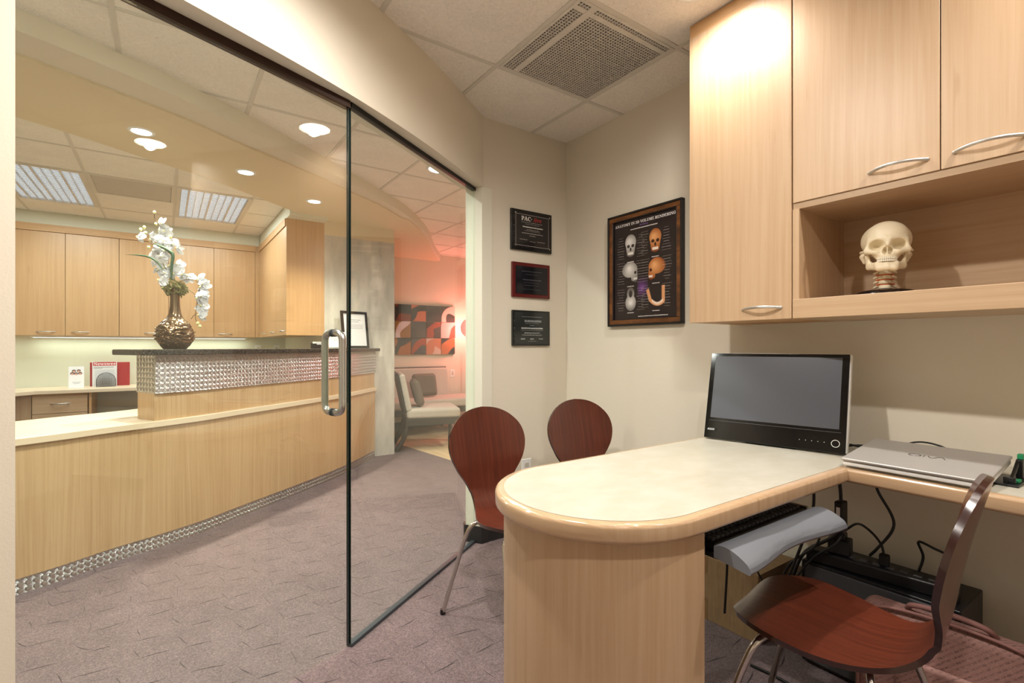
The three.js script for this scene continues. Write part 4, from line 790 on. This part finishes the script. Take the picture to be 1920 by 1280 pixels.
// leaflets and magazine on the back counter
{
  const card = canvasMat(128, 256, (x) => { x.fillStyle = '#f4f4f6'; x.fillRect(0, 0, 128, 256); for (const [a, b] of [[44, 60], [84, 58], [30, 90], [62, 92], [96, 90]]) { x.fillStyle = '#4a3230'; x.beginPath(); x.arc(a, b - 6, 17, 0, 7); x.fill(); x.fillStyle = '#d8aa98'; x.beginPath(); x.arc(a, b, 12, 0, 7); x.fill(); } x.fillStyle = '#9a9aa6'; x.fillRect(30, 190, 70, 5); x.fillRect(40, 204, 50, 4); });
  const t = thing('leaflet_holder', 'upright white leaflet with people pictured standing on the back counter', 'leaflet', [-0.77, 0.752, -6.93], 0.1);
  part('leaflet', new RoundedBoxGeometry(0.125, 0.225, 0.004, 1, 0.001).translate(0, 0.113, 0).rotateX(-0.1), M.white, t);
  const f = new THREE.PlaneGeometry(0.123, 0.223); f.translate(0, 0.113, 0.0023); f.rotateX(-0.1); part('printed_face', f, card, t);
  part('foot', box(-0.06, 0.06, 0, 0.004, -0.05, 0.03), M.white, t);
  const mag = canvasMat(256, 340, (x) => { x.fillStyle = '#e9e8ea'; x.fillRect(0, 0, 256, 340); x.fillStyle = '#b8222e'; x.fillRect(8, 4, 240, 52); x.fillStyle = '#ffffff'; x.font = 'bold 49px serif'; x.fillText('Newsweek', 14, 46); x.fillStyle = '#8a8a92'; x.fillRect(14, 72, 210, 8); x.fillRect(14, 88, 90, 6); x.fillStyle = '#dcdce0'; x.fillRect(24, 110, 208, 210); });
  const m = thing('magazine', 'white magazine with red title standing against red binders on the back counter', 'magazine', [-0.545, 0.752, -7.03], 0.04);
  part('pages', new THREE.BoxGeometry(0.21, 0.27, 0.006).translate(0, 0.135, 0), M.white, m); part('cover', new THREE.PlaneGeometry(0.21, 0.27).translate(0, 0.135, 0.0035), mag, m);
  for (const [x, w, l] of [[-0.575, 0.2, 'red binder standing behind the magazine'], [-0.4, 0.14, 'red binder standing right of the magazine']]) { const b = thing('binder', l, 'binder', [x, 0.752, -7.1]); part('cover', rbox(-w / 2, w / 2, 0, 0.262, -0.02, 0.02, 0.003), M.redBook, b); part('paper', box(-w / 2 + 0.004, w / 2 - 0.002, 0.004, 0.256, -0.014, 0.014), M.white, b); }
  const bk = thing('bookend', 'black wire mesh arch bookend in front of the magazine', 'bookend', [-0.53, 0.752, -6.985]);
  const arch = []; for (let k = 0; k <= 20; k++) { const a = Math.PI * k / 20; arch.push([Math.cos(a) * 0.082, 0.06 + Math.sin(a) * 0.09, 0]); }
  part('rim', tube([[0.082, 0.004, 0], ...arch, [-0.082, 0.004, 0]], 0.0028, 60, 6), M.black, bk);
  const wires = []; for (let k = -9; k <= 9; k++) { const x = k * 0.0085, h = 0.06 + Math.sqrt(Math.max(0, 1 - (x / 0.082) ** 2)) * 0.09; wires.push(box(x - 0.0011, x + 0.0011, 0, h, -0.001, 0.001)); } for (let k = 1; k < 17; k++) { const y = k * 0.0085, w = y < 0.06 ? 0.082 : 0.082 * Math.sqrt(Math.max(0, 1 - ((y - 0.06) / 0.09) ** 2)); wires.push(box(-w, w, y - 0.0011, y + 0.0011, -0.001, 0.001)); }
  const ms = part('mesh', join(wires), M.darkGrey, bk); ms.userData.kind = 'stuff';
  part('base', box(-0.082, 0.082, 0, 0.002, -0.002, 0.05), M.black, bk);
}
for (const [x, h, l] of [[1.0, 0.13, 'white switch plate on the sage wall beside the inner corner'], [1.22, 0.13, 'white switch plate on the sage wall under the side cupboards']]) { const t = thing('switch_plate', l, 'switch', [x, 1.15, -7.25]); part('plate', rbox(-0.036, 0.036, -0.06, 0.06, 0, 0.006, 0.002), M.white, t); part('rocker', rbox(-0.014, 0.014, -0.03, 0.03, 0.006, 0.01, 0.002), M.shellWhite, t); }

// ---------------------------------------------------------------- things on the granite ledge
{
  const t = thing('document_frame', 'black framed certificate standing on the far end of the granite ledge', 'frame', [1.62, 1.17, -5.13], 0.34);
  const tl = (g) => g.rotateX(-0.12);
  part('frame', tl(join([rbox(-0.16, 0.16, 0.36, 0.385, -0.008, 0.012, 0.002), rbox(-0.16, 0.16, 0, 0.025, -0.008, 0.012, 0.002), rbox(-0.16, -0.135, 0.025, 0.36, -0.008, 0.012, 0.002), rbox(0.135, 0.16, 0.025, 0.36, -0.008, 0.012, 0.002)])), M.black, t);
  part('document', tl(box(-0.135, 0.135, 0.025, 0.36, -0.004, 0.003)), canvasMat(256, 320, (x) => { x.fillStyle = '#eceef2'; x.fillRect(0, 0, 256, 320); lines(x, [[128, 60, 150, 5], [128, 80, 100, 5], [128, 110, 190, 3], [128, 122, 190, 3], [128, 134, 190, 3], [128, 146, 190, 3]], '#7a7c84'); }), t, 'white printed sheet');
  part('easel_back', tl(box(-0.02, 0.02, 0.02, 0.2, -0.06, -0.008)), M.black, t);
  const s = thing('paper_sign', 'small white notice in an acrylic holder on the granite ledge', 'notice', [1.36, 1.17, -4.86], 0.3);
  part('sheet', new THREE.BoxGeometry(0.19, 0.15, 0.003).translate(0, 0.085, 0).rotateX(-0.15), canvasMat(256, 200, (x) => { x.fillStyle = '#f0efee'; x.fillRect(0, 0, 256, 200); lines(x, [[128, 40, 170, 5], [128, 60, 190, 4], [128, 76, 190, 4], [128, 92, 190, 4], [128, 108, 120, 4]], '#85868c'); }), s);
  part('holder', box(-0.095, 0.095, 0, 0.012, -0.05, 0.03), M.glass, s);
  const c = thing('card_holder', 'small dark woven card box on the granite ledge', 'card holder', [1.13, 1.17, -4.68], 0.6);
  part('box', join([rbox(-0.05, 0.05, 0, 0.012, -0.035, 0.035, 0.002), rbox(-0.05, 0.05, 0.012, 0.05, -0.035, -0.029, 0.002), rbox(-0.05, 0.05, 0.012, 0.035, 0.029, 0.035, 0.002), rbox(-0.05, -0.044, 0.012, 0.045, -0.029, 0.029, 0.002), rbox(0.044, 0.05, 0.012, 0.045, -0.029, 0.029, 0.002)]), M.espresso, c); part('cards', rbox(-0.042, 0.042, 0.012, 0.06, -0.02, 0.015, 0.001), M.white, c);
}
{
  const P = [0.05, 1.17, -3.785], turn = -0.61;
  const v = thing('vase', 'tall bottle shaped bronze vase with crumpled body on the granite ledge', 'vase', P, turn);
  const pr = [[0, 0.0], [0.055, 0.0], [0.066, 0.006], [0.088, 0.035], [0.103, 0.075], [0.105, 0.1], [0.098, 0.13], [0.078, 0.165], [0.052, 0.19], [0.037, 0.215], [0.029, 0.26], [0.026, 0.31], [0.027, 0.35], [0.031, 0.372], [0.029, 0.374], [0.024, 0.35], [0.023, 0.3]].map(([a, b]) => new THREE.Vector2(a, b));
  const prS = new THREE.SplineCurve(pr).getPoints(130), g = new THREE.LatheGeometry(prS.map((q) => new THREE.Vector2(Math.max(0, q.x), Math.max(0, q.y))), 160);
  { const p = g.attributes.position; for (let i = 0; i < p.count; i++) { const x = p.getX(i), y = p.getY(i), z = p.getZ(i), a = Math.atan2(z, x), r = Math.hypot(x, z); if (y > 0.004 && y < 0.215 && r > 0.03) { const f = Math.sin(Math.PI * Math.min(1, y / 0.2)); const k = Math.abs(noise(T1, (a / 6.2832 + 0.5) * 13, y * 46, 13, 64) - 0.5) * 2, k2 = Math.abs(noise(T2, (a / 6.2832 + 0.5) * 30 + y * 20, y * 110, 30, 64) - 0.5); const s = 1 + f * (0.17 * (k - 0.5) + 0.3 * (k2 - 0.25)); p.setX(i, x * s); p.setZ(i, z * s); } } g.computeVertexNormals(); }
  part('vase_body', g, M.vase, v);
  // orchid flowers
  const petalGeo = (w, l, cup) => { const g = new THREE.SphereGeometry(1, 10, 6, 0, Math.PI * 2, 0, Math.PI / 2); g.scale(w, 0.004, l); g.translate(0, 0, l * 0.9); const p = g.attributes.position; for (let i = 0; i < p.count; i++) p.setY(i, p.getY(i) + cup * (p.getZ(i) / l) ** 2 * 0.006); g.rotateX(Math.PI / 2); return g; };
  const flower = (() => { const l = []; for (const [a, w, h] of [[0, 0.011, 0.0175], [2.2, 0.0105, 0.017], [-2.2, 0.0105, 0.017], [1.1, 0.0185, 0.0175], [-1.1, 0.0185, 0.0175]]) { const p = petalGeo(w, h, 1); p.rotateX(Math.PI); p.rotateZ(a); l.push(p); } const g = join(l); g.computeVertexNormals(); return g; })();
  const heart = (() => { const a = new THREE.SphereGeometry(0.0035, 10, 8); a.scale(1, 1.4, 1); a.translate(0, -0.003, 0.006); return a; })();
  const L = (cx, cy) => [(240 + cx / 4.41 - 328) / 297, (653 - (380 + cy / 4.41)) / 297];   // sizes read off the flowers, in metres from the vase foot
  const spray = (name, label, stemPts, list, buds) => {
    const t = thing(name, label, 'flowers', P, turn, 'white orchid sprays in the bronze vase');
    for (const s of stemPts) part('stem', tube(s, 0.0022, 40, 6), M.stem, t);
    for (const [cx, cy, k = 1] of list) { const [x, y] = L(cx, cy), f = part('flower', flower, M.petal, t, 'white orchid bloom'); f.position.set(x, y, 0.02 + (rnd() - 0.5) * 0.05); f.rotation.set((rnd() - 0.5) * 0.9, (rnd() - 0.5) * 1.1, rnd() * 6.28); f.scale.setScalar(k * (1.15 + rnd() * 0.2)); const h = part('flower_heart', heart, M.bud, f); h.userData.label = 'yellow centre'; }
    for (const [cx, cy] of buds) { const [x, y] = L(cx, cy), b = new THREE.SphereGeometry(0.009, 10, 8); b.scale(1, 1.25, 1); b.translate(x, y, 0.01); part('bud', b, M.bud, t, 'pale yellow bud'); }
    return t;
  };
  const S = (pts) => pts.map(([a, b], i) => { const [x, y] = L(a, b); return [x, y, 0.012 * Math.sin(i * 1.3)]; });
  spray('orchid_spray', 'upright white orchid spray leaning left above the vase', [S([[392, 760], [380, 640], [340, 480], [305, 320], [290, 200], [225, 130], [228, 80]]), S([[388, 760], [360, 620], [280, 470], [215, 360], [150, 290], [120, 230]])],
    [[300, 172], [270, 225], [305, 232], [215, 298, 1.1], [122, 282], [290, 300], [330, 318, 1.1], [372, 335], [405, 372], [240, 385], [300, 370, 1.1], [340, 400], [320, 450], [205, 455, 1.15], [245, 470], [255, 550, 1.2], [300, 535], [350, 525, 1.2], [440, 512], [380, 575, 1.2], [340, 580], [455, 590, 1.15], [500, 602], [300, 645, 1.2]], [[228, 76], [240, 172], [115, 218], [145, 200], [155, 245], [180, 365], [360, 278]]);
  spray('orchid_spray', 'drooping white orchid spray hanging right of the vase neck', [S([[400, 760], [430, 660], [500, 628], [560, 640], [580, 720], [570, 840], [570, 960], [605, 1020]]), S([[410, 740], [470, 700], [530, 730], [565, 770]]), S([[570, 905], [550, 930], [528, 955]])],
    [[582, 628, 1.15], [605, 690, 1.2], [630, 665], [598, 790, 1.15], [638, 770], [612, 850, 1.15], [600, 925, 1.1]], [[585, 990], [603, 1015]]);
  const lf = thing('orchid_leaves', 'long green leaf blades with dry moss in the vase mouth', 'leaves', P, turn);
  const blade = (pts, w) => { const c = new THREE.CatmullRomCurve3(pts.map((q) => V3(...q))), n = 24, pos = [], ix = []; for (let i = 0; i <= n; i++) { const q = c.getPoint(i / n), t2 = c.getTangent(i / n), ww = w * Math.sin(Math.PI * Math.min(0.97, 0.12 + 0.88 * i / n)) ; const nx = -t2.y, ny = t2.x; for (const [s, o] of [[-1, 0], [0, 0.004], [1, 0], [0, -0.001]]) pos.push(q.x + nx * ww * s, q.y + ny * ww * s, q.z + o); if (i) { const a = 4 * (i - 1); for (let k = 0; k < 4; k++) { const b = a + (k + 1) % 4; ix.push(a + k, b, a + k + 4, b, b + 4, a + k + 4); } } } const g = new THREE.BufferGeometry(); g.setAttribute('position', new THREE.Float32BufferAttribute(pos, 3)); g.setIndex(ix); g.computeVertexNormals(); g.setAttribute('uv', new THREE.Float32BufferAttribute(new Float32Array(pos.length / 3 * 2), 2)); return g; };
  const B = (l) => l.map(([a, b], i) => { const [x, y] = L(a, b); return [x, y, 0.045]; });
  part('leaf', blade(B([[400, 640], [402, 520], [408, 430], [370, 395], [300, 362], [235, 335]]), 0.0125), M.leaf, lf); part('leaf', blade(B([[330, 560], [280, 490], [215, 452], [130, 438], [20, 432]]), 0.006), M.leaf, lf);
  const tufts = []; for (let k = 0; k < 160; k++) { const a = rnd() * 6.28, q = rnd() * 2 - 1, r = (0.02 + 0.05 * Math.sqrt(rnd())) * Math.sqrt(1 - q * q * 0.8), y = 0.402 + q * 0.042, e = new THREE.ConeGeometry(0.0035 + rnd() * 0.003, 0.03 + rnd() * 0.03, 5); e.rotateZ((rnd() - 0.5) * 2.4); e.rotateY(a); e.translate(Math.cos(a) * r, y - 0.015 * (r / 0.05), Math.sin(a) * r); tufts.push(e); }
  const mo = part('moss', join(tufts), M.moss, lf, 'olive brown dried moss'); mo.userData.kind = 'stuff';
}

// ---------------------------------------------------------------- waiting area
const WZ = -6.78;
{
  const t = thing('tile_artwork', 'wall art of twelve square copper and black tinted tiles above the settee', 'artwork', [2.68, 1.07, WZ]);
  const hues = [['#20242c', '#7a3a2a'], ['#2c2c30', '#b06a48'], ['#3a3636', '#4a4040'], ['#d8c4b8', '#3a3030'], ['#ccc6cc', '#8a6a3c'], ['#4a4a4c', '#5a5452'], ['#8a4430', '#3c3432'], ['#cfc0bc', '#a8503a'], ['#3c4044', '#a0643c'], ['#98503a', '#4a5054'], ['#b87a5c', '#c8b4a8'], ['#a86a3c', '#26282c']];
  for (let r = 0; r < 3; r++) for (let c = 0; c < 4; c++) {
    const [a, b] = hues[(2 - r) * 4 + c], m = canvasMat(64, 64, (x) => { x.fillStyle = a; x.fillRect(0, 0, 64, 64); x.fillStyle = b; x.beginPath(); x.moveTo(rnd() * 40, 64); x.bezierCurveTo(60 * rnd(), 40 * rnd(), 64 * rnd(), 64 * rnd(), 64, 50 * rnd()); x.lineTo(64, 64); x.fill(); x.beginPath(); x.moveTo(0, 64 * rnd()); x.quadraticCurveTo(20 * rnd(), 20 * rnd(), 50 * rnd(), 0); x.lineTo(0, 0); x.fill(); }, { roughness: 0.25, metalness: 0.3 });
    const g = new THREE.BoxGeometry(0.236, 0.238, 0.02); g.rotateY((r + c) % 2 ? 0.06 : -0.06); const p = part('art_tile', g, m, t); p.position.set(0.122 + c * 0.242, 0.122 + r * 0.243, 0.028);
  }
}
function slipper(name, label, cat, w, pos, turn, more = 0) {
  const t = thing(name, label, cat, pos, turn), d = 0.62;
  const seat = new RoundedBoxGeometry(w + more, 0.12, d, 4, 0.04); seat.translate(more / 2, 0.42, 0.02); part('seat_cushion', grain(seat, 2), M.fabric, t, 'pale grey upholstered seat');
  const back = new RoundedBoxGeometry(w, 0.44, 0.07, 4, 0.03); back.rotateX(-0.2); back.translate(0, 0.66, -0.3); part('backrest', grain(back), M.fabric, t, 'pale grey upholstered back');
  const bp = new RoundedBoxGeometry(w + 0.03, 0.47, 0.025, 2, 0.008); bp.rotateX(-0.2); bp.translate(0, 0.66, -0.352); part('back_frame', bp, M.espresso, t, 'dark wooden back frame');
  part('rail', join([rbox(-w / 2 - 0.005, w / 2 + more + 0.005, 0.29, 0.37, -0.3, 0.32, 0.006)]), M.espresso, t);
  for (const s of [-1, 1]) { const e = w / 2 + (s > 0 ? more : 0); part('leg', tube([[s * (e - 0.05), 0.32, 0.28], [s * (e - 0.045), 0.16, 0.3], [s * (e - 0.045), 0.0, 0.29]], 0.024, 12, 8), M.espresso, t); part('leg', tube([[s * (w / 2 - 0.05), 0.34, -0.27], [s * (w / 2 - 0.045), 0.16, -0.31], [s * (w / 2 - 0.045), 0.0, -0.4]], 0.026, 12, 8), M.espresso, t); }
  return t;
}
slipper('settee', 'low grey settee with dark frame under the tile art', 'settee', 1.5, [2.72, 0, -6.34], 0, 0.6);
slipper('lounge_chair', 'grey armless lounge chair with dark frame beside the plaster pier', 'chair', 0.6, [2.6, 0, -5.46], 1.25);
const pillow = new RoundedBoxGeometry(0.36, 0.32, 0.11, 6, 0.05);
{ const p = pillow.attributes.position; for (let i = 0; i < p.count; i++) { const x = p.getX(i) / 0.18, y = p.getY(i) / 0.16; p.setZ(i, p.getZ(i) * (1.15 - 0.55 * Math.max(x * x, y * y))); } pillow.computeVertexNormals(); }
{ const a = solo('cushion', 'brown square cushion leaning on the settee back', 'cushion', pillow, M.cushion, [3.0, 0.65, -6.44], 0.0); a.rotation.x = -0.24; const b = solo('cushion', 'brown square cushion on the lounge chair', 'cushion', pillow, M.cushion, [2.46, 0.645, -5.5], 1.25); b.rotation.order = 'YXZ'; b.rotation.x = -0.26; }
{
  const t = thing('floor_lamp', 'floor lamp with glowing red globe beside the tile art', 'lamp', [3.79, 0, -6.52]);
  const b = new THREE.CylinderGeometry(0.13, 0.14, 0.02, 32); b.translate(0, 0.01, 0); part('base', b, M.black, t); part('pole', tube([[0, 0.02, 0], [0, 0.7, 0], [0, 1.34, 0]], 0.011, 8, 10), M.black, t);
  const s = new THREE.SphereGeometry(0.15, 32, 20); s.translate(0, 1.47, 0); part('globe', s, M.lampRed, t, 'glowing red glass globe');
  const l = new THREE.PointLight(new THREE.Color(1, 0.22, 0.2), LAMP_RED, 0, 2); l.position.set(3.79, 1.47, -6.52); l.castShadow = true; l.shadow.radius = 6; l.name = 'red_lamp'; scene.add(l);
}
{ const t = thing('wall_outlet', 'white wall outlet of the waiting area right of the settee', 'outlet', [3.62, 0.78, WZ]); part('cover_plate', rbox(-0.038, 0.038, -0.06, 0.06, 0, 0.006, 0.003), M.white, t); part('socket', rbox(-0.017, 0.017, -0.03, 0.03, 0.005, 0.008, 0.002), M.shellWhite, t); }

renderer.render(scene, camera);
